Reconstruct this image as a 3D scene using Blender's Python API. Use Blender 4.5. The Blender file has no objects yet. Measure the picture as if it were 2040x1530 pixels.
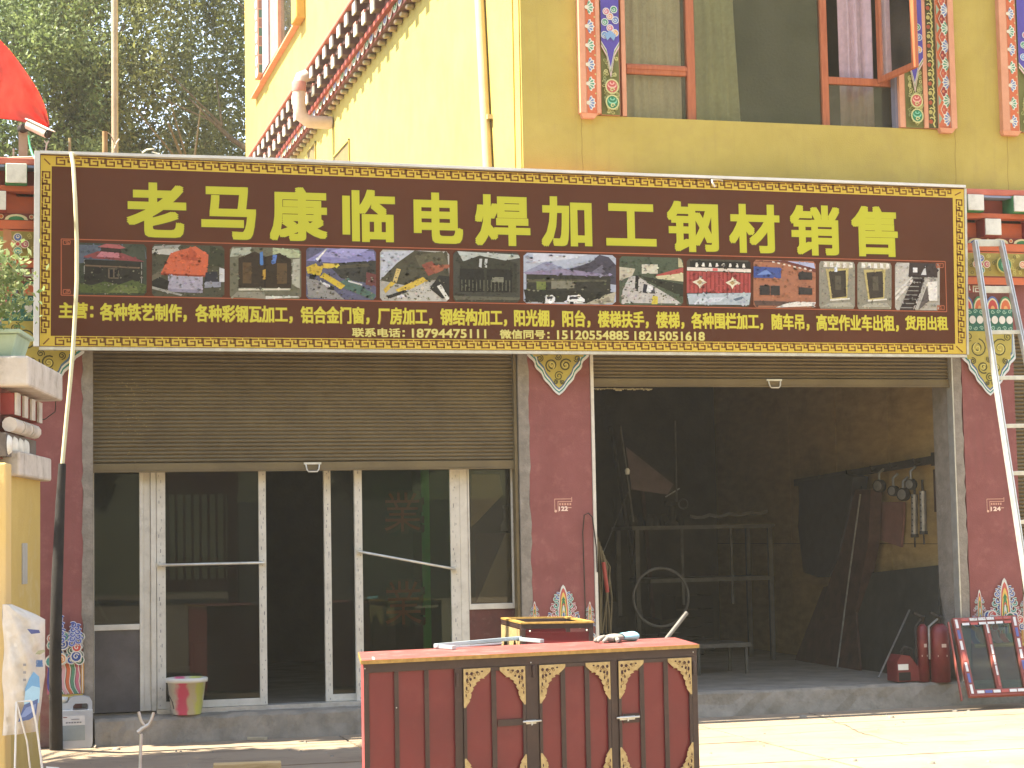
import bpy, math, random
import numpy as np
from math import sin, cos, pi, radians, atan2, sqrt
from mathutils import Vector, Matrix
rnd = random.Random(7)
S = bpy.context.scene
COL = S.collection

# ---------------------------------------------------------------- camera
F = 3780.0; YAW, PITCH, ROLL = .2668, .078, .019; CAMD, CAMH = 15.0, 1.56
fw = Vector((sin(YAW)*cos(PITCH), cos(YAW)*cos(PITCH), sin(PITCH)))
r0 = Vector((cos(YAW), -sin(YAW), 0)); u0 = r0.cross(fw)
rt = r0*cos(ROLL) - u0*sin(ROLL); up = rt.cross(fw)
CP = Vector((0, -CAMD, CAMH))
cd = bpy.data.cameras.new('camera'); cam = bpy.data.objects.new('camera', cd); COL.objects.link(cam)
M = Matrix((rt, up, -fw)).transposed().to_4x4(); M.translation = CP
cam.matrix_world = M
cd.sensor_width = 36; cd.lens = F/2040*36; cd.clip_start = .1; cd.clip_end = 3000
S.camera = cam
# ---------------------------------------------------------------- sky, sun, exposure
SUN_EL, SUN_AZ = radians(57), radians(-85.5)     # azimuth clockwise from +Y: sun stands over -X, a hair behind the shop front
w = bpy.data.worlds.new('World'); S.world = w; w.use_nodes = True
nt = w.node_tree; bg = nt.nodes['Background']
sky = nt.nodes.new('ShaderNodeTexSky'); sky.sky_type = 'NISHITA'; sky.sun_disc = False
sky.sun_elevation = SUN_EL; sky.sun_rotation = SUN_AZ; sky.altitude = 2500
sky.air_density = 1.0; sky.dust_density = 4.0; sky.ozone_density = .6
nt.links.new(sky.outputs[0], bg.inputs[0]); bg.inputs[1].default_value = .13
sl = bpy.data.lights.new('sun', 'SUN'); so = bpy.data.objects.new('sun', sl); COL.objects.link(so)
sl.energy = 4.2; sl.angle = radians(.5); sl.color = (1, .93, .78)
sd = Vector((sin(SUN_AZ)*cos(SUN_EL), cos(SUN_AZ)*cos(SUN_EL), sin(SUN_EL)))
so.rotation_euler = (-sd).to_track_quat('-Z', 'Y').to_euler(); so.location = (-20, 0, 30)
S.view_settings.view_transform = 'Standard'; S.view_settings.look = 'None'
S.view_settings.exposure = 2.65; S.view_settings.gamma = 1

# ---------------------------------------------------------------- pixel (of the 2040 x 1530 photograph) to a point on a real plane
def ray(x, y): return fw + rt*((x-1020)/F) - up*((y-765)/F)
def onY(x, y, Y=0.): d = ray(x, y); return CP + d*((Y+CAMD)/d.y)
def onX(x, y, X): d = ray(x, y); return CP + d*(X/d.x)
def onZ(x, y, Z): d = ray(x, y); return CP + d*((Z-CAMH)/d.z)
def onP(x, y, P0, n): d = ray(x, y); return CP + d*((P0-CP).dot(n)/d.dot(n))
def fx(x, y=1060, Y=0.): return onY(x, y, Y).x
def fz(x, y, Y=0.): return onY(x, y, Y).z

# ---------------------------------------------------------------- mesh helpers
def lin(c):
    if isinstance(c, str):
        c = [int(c[i:i+2], 16)/255 for i in (0, 2, 4)]
        c = [v/12.92 if v <= .04045 else ((v+.055)/1.055)**2.4 for v in c]
    return (c[0], c[1], c[2], 1)
class MB:
    def __init__(s): s.v = []; s.f = []; s.c = []; s.sm = []; s.xf = None
    def poly(s, pts, col=None, smooth=False):
        n = len(s.v); s.v += [tuple(p) for p in pts]; s.f.append(tuple(range(n, n+len(pts)))); s.c.append(col); s.sm.append(smooth)
    def raw(s, vs, fs, col=None, smooth=False):
        n = len(s.v); s.v += [tuple(p) for p in vs]
        for f in fs: s.f.append(tuple(i+n for i in f)); s.c.append(col); s.sm.append(smooth)
    def hexa(s, b, t, col=None):          # b, t: 4 points each, counter-clockwise seen from above
        s.raw(list(b)+list(t), [(3,2,1,0),(4,5,6,7),(0,1,5,4),(1,2,6,5),(2,3,7,6),(3,0,4,7)], col)
    def box(s, x0, x1, y0, y1, z0, z1, col=None):
        if x0 > x1: x0, x1 = x1, x0
        if y0 > y1: y0, y1 = y1, y0
        if z0 > z1: z0, z1 = z1, z0
        s.hexa([(x0,y0,z0),(x1,y0,z0),(x1,y1,z0),(x0,y1,z0)], [(x0,y0,z1),(x1,y0,z1),(x1,y1,z1),(x0,y1,z1)], col)
    def bar(s, a, b, w, h, upv=(0,0,1), col=None):      # rectangular bar from a to b
        a, b = Vector(a), Vector(b); d = (b-a).normalized(); uv = Vector(upv)
        if abs(d.dot(uv)) > .98: uv = Vector((0,1,0))
        sdv = d.cross(uv).normalized(); uv = sdv.cross(d)
        q = [sdv*(i*w/2)+uv*(j*h/2) for i, j in ((-1,-1),(1,-1),(1,1),(-1,1))]
        s.hexa([a+k for k in q], [b+k for k in q], col)
    def tube(s, path, r, n=8, col=None, cap=True):
        path = [Vector(p) for p in path]; R = r if isinstance(r, (list, tuple)) else [r]*len(path)
        vs = []; fs = []; prev = None
        for i, p in enumerate(path):
            d = (path[min(i+1, len(path)-1)]-path[max(i-1, 0)]).normalized()
            a = prev if prev is not None else (Vector((0,0,1)) if abs(d.z) < .9 else Vector((1,0,0)))
            b = d.cross(a).normalized(); a = b.cross(d).normalized(); prev = a
            for k in range(n):
                t = 2*pi*k/n; vs.append(p+(a*cos(t)+b*sin(t))*R[i])
        for i in range(len(path)-1):
            for k in range(n):
                k2 = (k+1) % n; fs.append((i*n+k, i*n+k2, (i+1)*n+k2, (i+1)*n+k))
        m = len(path)-1
        s.raw(vs, fs, col, n > 5)
        if cap:
            s.poly(vs[:n], col); s.poly(vs[m*n:][::-1], col)
    def lathe(s, c, prof, n=20, col=None, axis=(0,0,1)):
        c = Vector(c); q = Vector((0,0,1)).rotation_difference(Vector(axis)); vs = []; fs = []
        for (r, z) in prof:
            for k in range(n):
                t = 2*pi*k/n; vs.append(c+q @ Vector((r*cos(t), r*sin(t), z)))
        for i in range(len(prof)-1):
            for k in range(n):
                k2 = (k+1) % n; fs.append((i*n+k, i*n+k2, (i+1)*n+k2, (i+1)*n+k))
        s.raw(vs, fs, col, True)
    def prism(s, pts, d, col=None):       # pts: 3D polygon, d: extrusion vector
        d = Vector(d); n = len(pts); a = [Vector(p) for p in pts]; b = [p+d for p in a]
        s.poly(a[::-1], col); s.poly(b, col)
        for i in range(n):
            j = (i+1) % n; s.poly([a[i], a[j], b[j], b[i]], col)
ORG = {}
def tagit(o, label=None, cat=None, group=None, kind=None):
    for k, v in (('label', label), ('category', cat), ('group', group), ('kind', kind)):
        if v: o[k] = v
    return o
def thing(name, label, cat, loc=(0,0,0), group=None):
    o = bpy.data.objects.new(name, None); COL.objects.link(o); o.location = loc; o.empty_display_size = .1
    ORG[o.name] = Vector(loc); return tagit(o, label, cat, group)
def obj(name, mb, m, parent=None, label=None, cat=None, group=None, kind=None, bevel=0, mods=None, origin=None):
    me = bpy.data.meshes.new(name); V = [Vector(v) for v in mb.v]
    if parent is not None: og = ORG[parent.name]
    elif origin is not None: og = Vector(origin)
    else:
        a = np.array([tuple(v) for v in V]); og = Vector(((a[:,0].min()+a[:,0].max())/2, (a[:,1].min()+a[:,1].max())/2, a[:,2].min()))
    me.from_pydata([v-og for v in V], [], mb.f); me.materials.append(m)
    me.polygons.foreach_set('use_smooth', mb.sm)
    if any(c is not None for c in mb.c):
        at = me.color_attributes.new('Col', 'FLOAT_COLOR', 'CORNER'); arr = []
        cache = {}
        for f, c in zip(mb.f, mb.c):
            c = c if c is not None else 'ffffff'
            k = c if isinstance(c, str) else tuple(c)
            if k not in cache: cache[k] = lin(c)
            arr += list(cache[k])*len(f)
        at.data.foreach_set('color', arr)
    me.update()
    o = bpy.data.objects.new(name, me); COL.objects.link(o)
    if parent is not None: o.parent = parent; ORG[o.name] = og
    else: o.location = og; ORG[o.name] = og
    if bevel:
        b = o.modifiers.new('bevel', 'BEVEL'); b.width = bevel; b.segments = 2; b.limit_method = 'ANGLE'; b.angle_limit = radians(50)
    return tagit(o, label, cat, group, kind)
def B(*a, col=None): m = MB(); m.box(*a, col=col); return m

# ---------------------------------------------------------------- materials
def mat(name, c1, c2=None, rough=.8, scale=6, metal=0, bump=.15, fine=60, attr=False, detail=6, spec=.4, stretch=None, dirt=None, dirt_amt=.5, dirt_scale=2.2, amt=1.0, trans=0, coat=0, streak=None, base=None):
    m = bpy.data.materials.new(name); m.use_nodes = True; t = m.node_tree; N = t.nodes; L = t.links
    p = N['Principled BSDF']; p.inputs['Roughness'].default_value = rough; p.inputs['Metallic'].default_value = metal
    p.inputs['Specular IOR Level'].default_value = spec; p.inputs['Coat Weight'].default_value = coat
    g = N.new('ShaderNodeNewGeometry'); vec = g.outputs['Position']
    if stretch:
        mp = N.new('ShaderNodeMapping'); mp.inputs['Scale'].default_value = stretch; L.new(vec, mp.inputs[0]); vec = mp.outputs[0]
    n1 = N.new('ShaderNodeTexNoise'); n1.inputs['Scale'].default_value = scale; n1.inputs['Detail'].default_value = detail; n1.inputs['Roughness'].default_value = .6; L.new(vec, n1.inputs['Vector'])
    r = N.new('ShaderNodeMapRange'); r.inputs[1].default_value = .3; r.inputs[2].default_value = .7; r.inputs[4].default_value = amt; L.new(n1.outputs['Fac'], r.inputs[0])
    mx = N.new('ShaderNodeMix'); mx.data_type = 'RGBA'; L.new(r.outputs[0], mx.inputs[0])
    if attr:
        a = N.new('ShaderNodeAttribute'); a.attribute_name = 'Col'
        h = N.new('ShaderNodeHueSaturation'); h.inputs['Value'].default_value = .72; h.inputs['Saturation'].default_value = .9; L.new(a.outputs['Color'], h.inputs['Color'])
        L.new(a.outputs['Color'], mx.inputs[6]); L.new(h.outputs[0], mx.inputs[7])
    else:
        mx.inputs[6].default_value = lin(c1); mx.inputs[7].default_value = lin(c2 or c1)
    out = mx.outputs[2]
    if dirt:
        n3 = N.new('ShaderNodeTexNoise'); n3.inputs['Scale'].default_value = dirt_scale; n3.inputs['Detail'].default_value = 10; n3.inputs['Roughness'].default_value = .72; L.new(g.outputs['Position'], n3.inputs['Vector'])
        r3 = N.new('ShaderNodeMapRange'); r3.inputs[1].default_value = .52; r3.inputs[2].default_value = .72; r3.inputs[4].default_value = dirt_amt; L.new(n3.outputs['Fac'], r3.inputs[0])
        m3 = N.new('ShaderNodeMix'); m3.data_type = 'RGBA'; L.new(r3.outputs[0], m3.inputs[0]); L.new(out, m3.inputs[6]); m3.inputs[7].default_value = lin(dirt); out = m3.outputs[2]
    if streak:                                   # rain runs down the wall
        mp2 = N.new('ShaderNodeMapping'); mp2.inputs['Scale'].default_value = (5, 5, .28); L.new(g.outputs['Position'], mp2.inputs[0])
        n4 = N.new('ShaderNodeTexNoise'); n4.inputs['Scale'].default_value = 2.2; n4.inputs['Detail'].default_value = 8; n4.inputs['Roughness'].default_value = .7; L.new(mp2.outputs[0], n4.inputs['Vector'])
        r4 = N.new('ShaderNodeMapRange'); r4.inputs[1].default_value = .54; r4.inputs[2].default_value = .74; r4.inputs[4].default_value = streak[1]; L.new(n4.outputs['Fac'], r4.inputs[0])
        m4 = N.new('ShaderNodeMix'); m4.data_type = 'RGBA'; L.new(r4.outputs[0], m4.inputs[0]); L.new(out, m4.inputs[6]); m4.inputs[7].default_value = lin(streak[0]); out = m4.outputs[2]
    if base:                                     # splashed dust and scuffs low on the wall
        sz = N.new('ShaderNodeSeparateXYZ'); L.new(g.outputs['Position'], sz.inputs[0])
        n5 = N.new('ShaderNodeTexNoise'); n5.inputs['Scale'].default_value = 7; n5.inputs['Detail'].default_value = 9; n5.inputs['Roughness'].default_value = .7; L.new(g.outputs['Position'], n5.inputs['Vector'])
        ma = N.new('ShaderNodeMath'); ma.operation = 'MULTIPLY_ADD'; ma.inputs[1].default_value = -1.1/base[1]*.5; ma.inputs[2].default_value = 1.05; L.new(sz.outputs[2], ma.inputs[0])
        mb_ = N.new('ShaderNodeMath'); mb_.operation = 'MULTIPLY'; L.new(ma.outputs[0], mb_.inputs[0]); L.new(n5.outputs['Fac'], mb_.inputs[1])
        r5 = N.new('ShaderNodeMapRange'); r5.inputs[1].default_value = .28; r5.inputs[2].default_value = .62; r5.inputs[4].default_value = .8; L.new(mb_.outputs[0], r5.inputs[0])
        m5 = N.new('ShaderNodeMix'); m5.data_type = 'RGBA'; L.new(r5.outputs[0], m5.inputs[0]); L.new(out, m5.inputs[6]); m5.inputs[7].default_value = lin(base[0]); out = m5.outputs[2]
    L.new(out, p.inputs['Base Color'])
    if bump:
        n2 = N.new('ShaderNodeTexNoise'); n2.inputs['Scale'].default_value = fine; n2.inputs['Detail'].default_value = 4; L.new(vec, n2.inputs['Vector'])
        b = N.new('ShaderNodeBump'); b.inputs['Strength'].default_value = bump; b.inputs['Distance'].default_value = .01; L.new(n2.outputs['Fac'], b.inputs['Height']); L.new(b.outputs[0], p.inputs['Normal'])
        rr = N.new('ShaderNodeMapRange'); rr.inputs[3].default_value = max(0, rough-.12); rr.inputs[4].default_value = min(1, rough+.12); L.new(n1.outputs['Fac'], rr.inputs[0]); L.new(rr.outputs[0], p.inputs['Roughness'])
    if trans:
        tr = N.new('ShaderNodeBsdfTranslucent'); L.new(out, tr.inputs[0]); ms = N.new('ShaderNodeMixShader'); ms.inputs[0].default_value = trans
        L.new(p.outputs[0], ms.inputs[1]); L.new(tr.outputs[0], ms.inputs[2]); L.new(ms.outputs[0], N['Material Output'].inputs[0])
    return m
def glass(name, tint, refl=.12, rough=.01, haze=0.0, hz=(.5,.5,.45)):
    m = bpy.data.materials.new(name); m.use_nodes = True; t = m.node_tree; N = t.nodes; L = t.links
    N.remove(N['Principled BSDF'])
    tr = N.new('ShaderNodeBsdfTransparent'); tr.inputs[0].default_value = lin(tint)
    gl = N.new('ShaderNodeBsdfGlossy'); gl.inputs['Roughness'].default_value = rough; gl.inputs[0].default_value = (.9,.92,.9,1)
    fr = N.new('ShaderNodeFresnel'); fr.inputs[0].default_value = 1.5
    ad = N.new('ShaderNodeMath'); ad.operation = 'ADD'; ad.inputs[1].default_value = refl; L.new(fr.outputs[0], ad.inputs[0])
    mi = N.new('ShaderNodeMixShader'); L.new(ad.outputs[0], mi.inputs[0]); L.new(tr.outputs[0], mi.inputs[1]); L.new(gl.outputs[0], mi.inputs[2])
    outp = mi.outputs[0]
    if haze:      # patchy diffuse veil mixed over the pane to lift its tone
        df = N.new('ShaderNodeBsdfDiffuse'); df.inputs[0].default_value = lin(hz)
        g = N.new('ShaderNodeNewGeometry'); n = N.new('ShaderNodeTexNoise'); n.inputs['Scale'].default_value = 3; n.inputs['Detail'].default_value = 8; L.new(g.outputs['Position'], n.inputs['Vector'])
        r = N.new('ShaderNodeMapRange'); r.inputs[1].default_value = .35; r.inputs[2].default_value = .75; r.inputs[3].default_value = haze*.3; r.inputs[4].default_value = haze; L.new(n.outputs['Fac'], r.inputs[0])
        m2 = N.new('ShaderNodeMixShader'); L.new(r.outputs[0], m2.inputs[0]); L.new(outp, m2.inputs[1]); L.new(df.outputs[0], m2.inputs[2]); outp = m2.outputs[0]
    L.new(outp, N['Material Output'].inputs[0]); return m

YEL = mat('yellow_render', 'b7a453', 'aa9749', rough=.9, scale=2, bump=.25, fine=90, dirt='9a8450', dirt_amt=.38, streak=('93804e', .32))
REDW = mat('maroon_render', '87504c', '784440', rough=.85, scale=3, bump=.2, fine=80, dirt='a97468', dirt_amt=.35, dirt_scale=7, streak=('6a4a42', .35), base=('8f7c6c', .7))
CONC = mat('raw_concrete', '8f8778', '6e675a', rough=.95, scale=5, bump=.5, fine=45, dirt='4f493e', dirt_amt=.6, dirt_scale=6)
CONCW = mat('whitewashed_concrete', 'c8c0b4', 'ada496', rough=.95, scale=7, bump=.45, fine=30, dirt='7d7468', dirt_amt=.5, dirt_scale=7)
PAINT = mat('painted_ornament', 'ffffff', attr=True, rough=.7, scale=25, bump=.15, fine=120, amt=.45)
PRINT = mat('sign_print', 'ffffff', attr=True, rough=.55, scale=1.2, bump=.04, fine=25, amt=.18, spec=.2)
PHOTO = mat('printed_photo', 'ffffff', attr=True, rough=.5, scale=38, bump=0, amt=.8, detail=10, spec=.2)
WHITE = mat('white_frame_paint', 'cfcabb', 'bdb7a7', rough=.55, scale=8, bump=.08, fine=60, dirt='8e8778', dirt_amt=.5, dirt_scale=9)
ALU = mat('aluminium', 'd4d2c8', 'b5b2a6', rough=.38, metal=.55, scale=10, bump=.06, fine=90)
GREYJ = mat('grey_plaster_edge', '8e867a', '716a5f', rough=.95, scale=9, bump=.5, fine=50, dirt='a8a092', dirt_amt=.5, dirt_scale=8)
SHUT = mat('shutter_metal', '6f6142', '5f5238', rough=.55, scale=3, metal=.25, bump=.1, fine=70, dirt='57492f', dirt_amt=.5, dirt_scale=5)
WOOD = mat('orange_brown_wood', 'b56a42', '9c5433', rough=.55, scale=14, stretch=(3,3,.4), bump=.1)
DARK = mat('dark_steel', '39312a', '2a241f', rough=.6, metal=.3, scale=12, bump=.15)
DARKF = mat('dark_fabric', '2c2b2f', '232227', rough=.95, scale=10, bump=.3, fine=100)
INT = mat('shade_dark_plaster', '453d31', '2e281f', rough=.95, scale=2, bump=.3, fine=30, dirt='231f19', dirt_amt=.7, dirt_scale=1.2)  # dark plaster; the rooms' shade is put into its colour
PLY = mat('plywood', 'ae925c', '927848', rough=.8, scale=5, stretch=(1,.8,3), bump=.12, dirt='54401f', dirt_amt=.55, dirt_scale=1.5)
FLOOR = mat('dusty_concrete_floor', '8d8474', '736a5b', rough=.9, scale=4, bump=.3)
GL_DOOR = glass('door_glass', '7c847a', -.02, haze=.12, hz='5a6352')
GL_GREEN = glass('green_glass', '96bf96', -.015, haze=.07, hz='2c5230')
GL_WIN = glass('window_glass', 'f0f0e6', -.01, haze=.13, hz='aaa090')
# ================================================================ THE SETTING
Z1 = 4.50                     # top of the painted cornice over the shops
XC = 4.233                    # corner of the upper storeys
XJL, XBL0, XBL1, XP0, XP1, XBR1, XPR0, XPR1 = .654, .711, 4.125, 4.232, 4.772, 8.115, 8.2, 8.712
# ground: pale concrete yard, broken into cast slabs near the shop
def ground_mat():
    m = mat('street_concrete', '93826a', '82705a', rough=.95, scale=.9, bump=.5, fine=14, dirt='64543f', dirt_amt=.75, dirt_scale=2.2, stretch=(.35,1.6,1))
    return m
GR = ground_mat()
mb = MB(); mb.poly([(-600,-600,-.012),(600,-600,-.012),(600,600,-.012),(-600,600,-.012)])
obj('ground', mb, GR, kind='structure', origin=(0,0,0))
slabs = thing('yard_paving', None, None, (0,-5,0)); slabs['kind'] = 'structure'
ys = [-9.5,-7.2,-5.0,-3.1,-1.9,-.95,-.055]; xs = [-3.5,-.4,2.6,5.4,8.6,12]
for i in range(len(ys)-1):
    for j in range(len(xs)-1):
        g = .008; x0, x1 = xs[j]+g, xs[j+1]-g; y0, y1 = ys[i]+g, ys[i+1]-g; m_ = MB(); n = 14
        # a slab with slightly worn, wavy edges
        e = []
        for a, b in (((x0,y0),(x1,y0)), ((x1,y0),(x1,y1)), ((x1,y1),(x0,y1)), ((x0,y1),(x0,y0))):
            for k in range(n):
                t = k/n; e.append((a[0]+(b[0]-a[0])*t+(rnd.uniform(-1,1)*.006 if k else 0), a[1]+(b[1]-a[1])*t+(rnd.uniform(-1,1)*.006 if k else 0)))
        dz = rnd.uniform(-.003,.003)
        m_.prism([(p[0],p[1],-.011) for p in e], (0,0,.012+dz)); obj('slab', m_, GR, slabs)
# pebbles, chips and crumbs
mb = MB()
for k in range(150):
    x = rnd.uniform(.2,9.2); y = -abs(rnd.gauss(0,2.2))-.1
    if y < -9: continue
    r = rnd.choice([.004,.006,.008,.012,.018]); n = rnd.randint(5,7); z0 = 0
    base = [(x+r*cos(2*pi*i/n)*rnd.uniform(.7,1.3), y+r*sin(2*pi*i/n)*rnd.uniform(.7,1.3), z0) for i in range(n)]
    top = [(x+(p[0]-x)*.5, y+(p[1]-y)*.5, r*.7) for p in base]
    mb.raw(base+top, [tuple(range(n,2*n))]+[(i,(i+1)%n,n+(i+1)%n,n+i) for i in range(n)])
obj('gravel_crumbs', mb, CONC, kind='stuff', origin=(4,-2,0))

# ================================================================ THE SHOP BUILDING
bld = thing('shop_building', 'yellow and maroon building with painted cornice and two shuttered shop bays', 'building', (4.2, 0, 0))
# ---- ground floor structure
def part(name, mb, m, parent=bld, **k): return obj(name, mb, m, parent, **k)
for (a, b, lab) in ((-2.2, XJL, None), (XP0, XP1, None), (XPR0, XPR1, None)):
    part('pillar', B(a, b, 0, .42, 0, 3.25), REDW)
m_ = MB(); m_.box(-2.2, 12, .03, .42, 3.25, 4.45); part('lintel_beam', m_, REDW)
# grey plaster edges of the bays, ragged
def jamb(x0, x1, z0, z1, side):
    m = MB(); n = 40; pts = []
    for k in range(n+1):
        z = z0+(z1-z0)*k/n; d = rnd.uniform(0,.018)
        pts.append(((x0-d) if side < 0 else (x1+d), z))
    other = x1 if side < 0 else x0
    poly = [(p[0], -.004, p[1]) for p in pts] + [(other, -.004, z1), (other, -.004, z0)]
    m.prism(poly if side > 0 else poly[::-1], (0,.4,0)); return m
part('jamb_edge', jamb(XJL+.006, XBL0+.02, .05, 3.2, -1), GREYJ)
part('jamb_edge', jamb(4.15, XP0-.004, .05, 3.2, 1), GREYJ)
part('jamb_edge', jamb(XBR1, XPR0-.02, .2, 3.2, 1), GREYJ)
# rooms behind the bays
def room(x0, x1, y0, y1, z0, z1, name):
    m = MB(); t = .1
    m.box(x0-t, x0, y0, y1+t, z0, z1); m.box(x0, x1+t, y1, y1+t, z0, z1); m.box(x1, x1+t, y0, y1, z0, z1); part(name, m, INT)
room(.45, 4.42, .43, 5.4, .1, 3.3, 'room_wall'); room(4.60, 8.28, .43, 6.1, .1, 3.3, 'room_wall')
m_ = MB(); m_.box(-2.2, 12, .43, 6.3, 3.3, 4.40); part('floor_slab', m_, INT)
m_ = MB(); m_.box(.35, 4.5, .2, 5.5, .02, .215); part('room_floor', m_, FLOOR)
m_ = MB(); m_.box(4.62, 8.26, .1, 6.2, .02, .195); part('room_floor', m_, FLOOR)
# rough concrete steps
def rough_step(x0, x1, y0, y1, z1, slope=0):
    m = MB(); nx = 60; prof = 4; vs = []; fs = []
    for i in range(nx+1):
        x = x0+(x1-x0)*i/nx; j = lambda s: rnd.uniform(-s, s)
        row = [(x, y0-.05+j(.012), -.005), (x, y0-.02+j(.012), z1*.5+j(.012)), (x, y0+j(.012), z1-.02+j(.008)), (x, y0+.03+j(.008), z1+j(.006)), (x, y1, z1)]
        vs += row
    for i in range(nx):
        for k in range(prof): fs.append((i*5+k, (i+1)*5+k, (i+1)*5+k+1, i*5+k+1))
    m.raw(vs, fs, smooth=False); return m
part('step', rough_step(.735, 4.25, -.11, .32, .20), CONC)
part('step', rough_step(4.25, 12, -.03, .32, .2), CONC)
# terrace roof of the low wing and the high storeys
m_ = MB(); m_.box(-2.2, XC-.002, .42, 17.9, 4.28, 4.40); part('terrace_roof', m_, CONC)
# the ragged wall top beside the pole
uy0, uy1 = 5.05, 8.3
wx0, wx1 = 4.80, fx(1782,250); w2x0 = fx(1992+3, 130); bx1 = fx(1905,200)
m_ = MB()
m_.box(XC, 12, 0, .3, Z1, 5.045)                     # under the sill
m_.box(XC, wx0-.0, 0, .3, 5.045, 8.0)                 # left of window
m_.box(bx1-.03, w2x0+.03, 0, .3, 5.045, 8.0)
m_.box(wx0, bx1-.03, 0, .3, 7.1, 8.0); m_.box(w2x0+.03, 12, 0, .3, 7.1, 8.0)
m_.box(11, 12, 0, .3, 5.045, 7.1)
part('upper_front_wall', m_, YEL)
m_ = MB(); m_.box(XC, XC+.3, .3, 17.9, 4.3, 9.9); part('side_wall', m_, YEL)
m_ = MB(); m_.box(XC+.3, 12, .3, 17.9, 8.2, 9.9); m_.box(XC-.35, 12.2, -.35, 0, 8.0, 8.4); part('roof_cornice', m_, YEL)
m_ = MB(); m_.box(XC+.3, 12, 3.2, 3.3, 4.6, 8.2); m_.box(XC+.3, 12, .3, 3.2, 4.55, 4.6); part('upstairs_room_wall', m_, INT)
# corner drip lines: thin raised ribs of render near the corner
m_ = MB(); m_.box(XC-.012, XC, .02, .05, Z1, 8); m_.box(XC-.012, XC, .22, .3, Z1, 8); part('corner_rib', m_, YEL)
# expansion cracks cut in the front wall: hairline grooves
CRK = mat('crack_line', '8f7738', '7b6530', rough=1)
for (px, y0_, y1_) in ((1158,232,362), (1902,256,378), (2006,262,384)):
    m = MB(); p = []; n = 9
    for k in range(n+1):
        y = y0_+(y1_-y0_)*k/n; q = onY(px+(y-y0_)*.02+rnd.uniform(-1.2,1.2), y, -.001); p.append(q)
    m.raw([v for q in p for v in (q, q+Vector((.004,0,0)))], [(2*k,2*k+1,2*k+3,2*k+2) for k in range(n)]); part('wall_crack', m, CRK)

# ---- paint toolkit (flat painted ornament laid 0.3 mm per layer above the wall)
class Paint:
    def __init__(s, y=-.002, mapf=None, nrm=None): s.m = MB(); s.y = y; s.k = 0; s.mapf = mapf or (lambda u, v: Vector((u, s.y, v))); s.n = Vector(nrm or (0,-1,0))
    def P(s, pts): o = s.n*(s.k*.00035); return [s.mapf(u, v)+o for u, v in pts]
    def poly(s, pts, c, nl=True):
        if nl: s.k = (s.k+1)
        s.m.poly(s.P(pts), c)
    def rect(s, u0, u1, v0, v1, c, nl=True): s.poly([(u0,v0),(u1,v0),(u1,v1),(u0,v1)], c, nl)
    def circ(s, u, v, r, c, n=14, ry=None, nl=True): s.poly([(u+r*cos(2*pi*i/n), v+(ry or r)*sin(2*pi*i/n)) for i in range(n)], c, nl)
    def stroke(s, pts, w, c, nl=True, taper=False):
        if nl: s.k += 1
        L, R = [], []
        for i, p in enumerate(pts):
            a = pts[max(i-1,0)]; b = pts[min(i+1,len(pts)-1)]; dx, dy = b[0]-a[0], b[1]-a[1]; l = sqrt(dx*dx+dy*dy) or 1
            ww = w/2*(1-(.8*i/len(pts) if taper else 0)); nx, ny = -dy/l*ww, dx/l*ww
            L.append((p[0]+nx, p[1]+ny)); R.append((p[0]-nx, p[1]-ny))
        A, Bq = s.P(L), s.P(R); n = len(pts)
        s.m.raw(A+Bq, [(i, n+i, n+i+1, i+1) for i in range(n-1)], c)
    def hline(s, pts, w, c, nl=True):        # mitre-free orthogonal polyline made of rects
        if nl: s.k += 1
        for (a, b), (c2, d) in zip(pts[:-1], pts[1:]):
            s.m.poly(s.P([(min(a,c2)-w/2, min(b,d)-w/2), (max(a,c2)+w/2, min(b,d)-w/2), (max(a,c2)+w/2, max(b,d)+w/2), (min(a,c2)-w/2, max(b,d)+w/2)]), c); s.k += .02
    def spiral(s, u, v, r, w, c, turns=1.4, a0=0, cw=1, nl=True):
        n = int(12*turns)+4; s.stroke([(u+r*(1-.8*i/n)*cos(a0+cw*2*pi*turns*i/n), v+r*(1-.8*i/n)*sin(a0+cw*2*pi*turns*i/n)) for i in range(n+1)], w, c, nl)
    def fan(s, u, v, r, c1, c2, a0, a1, n=5):      # lotus fan: white scalloped edge, petals
        s.k += 1; edge = [(u, v)]
        for i in range(n):
            for t in (.15, .5, .85):
                a = a0+(a1-a0)*(i+t)/n; rr = r*(1.12 if t == .5 else .95); edge.append((u+rr*cos(a), v+rr*sin(a)))
        s.m.poly(s.P(edge), 'dcd8c4'); s.k += 1
        for i in range(n):
            a = a0+(a1-a0)*(i+.5)/n; da = (a1-a0)/n*.36
            s.m.poly(s.P([(u+r*.25*cos(a), v+r*.25*sin(a)), (u+r*.8*cos(a-da), v+r*.8*sin(a-da)), (u+r*.95*cos(a), v+r*.95*sin(a)), (u+r*.8*cos(a+da), v+r*.8*sin(a+da))]), c1)
        s.circ(u, v, r*.25, c2)
    def done(s, name, parent=bld, m=None, **k): return obj(name, s.m, m or PAINT, parent, **k)

ORN, SAL, GRN, BLU, PUR, OLV, CREAM, RED, TEAL = 'c9683c', 'cf8163', '3f7f52', '5568a0', '54479a', 'b3a349', 'd8cda0', '9a3a34', '4f9084'
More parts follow.
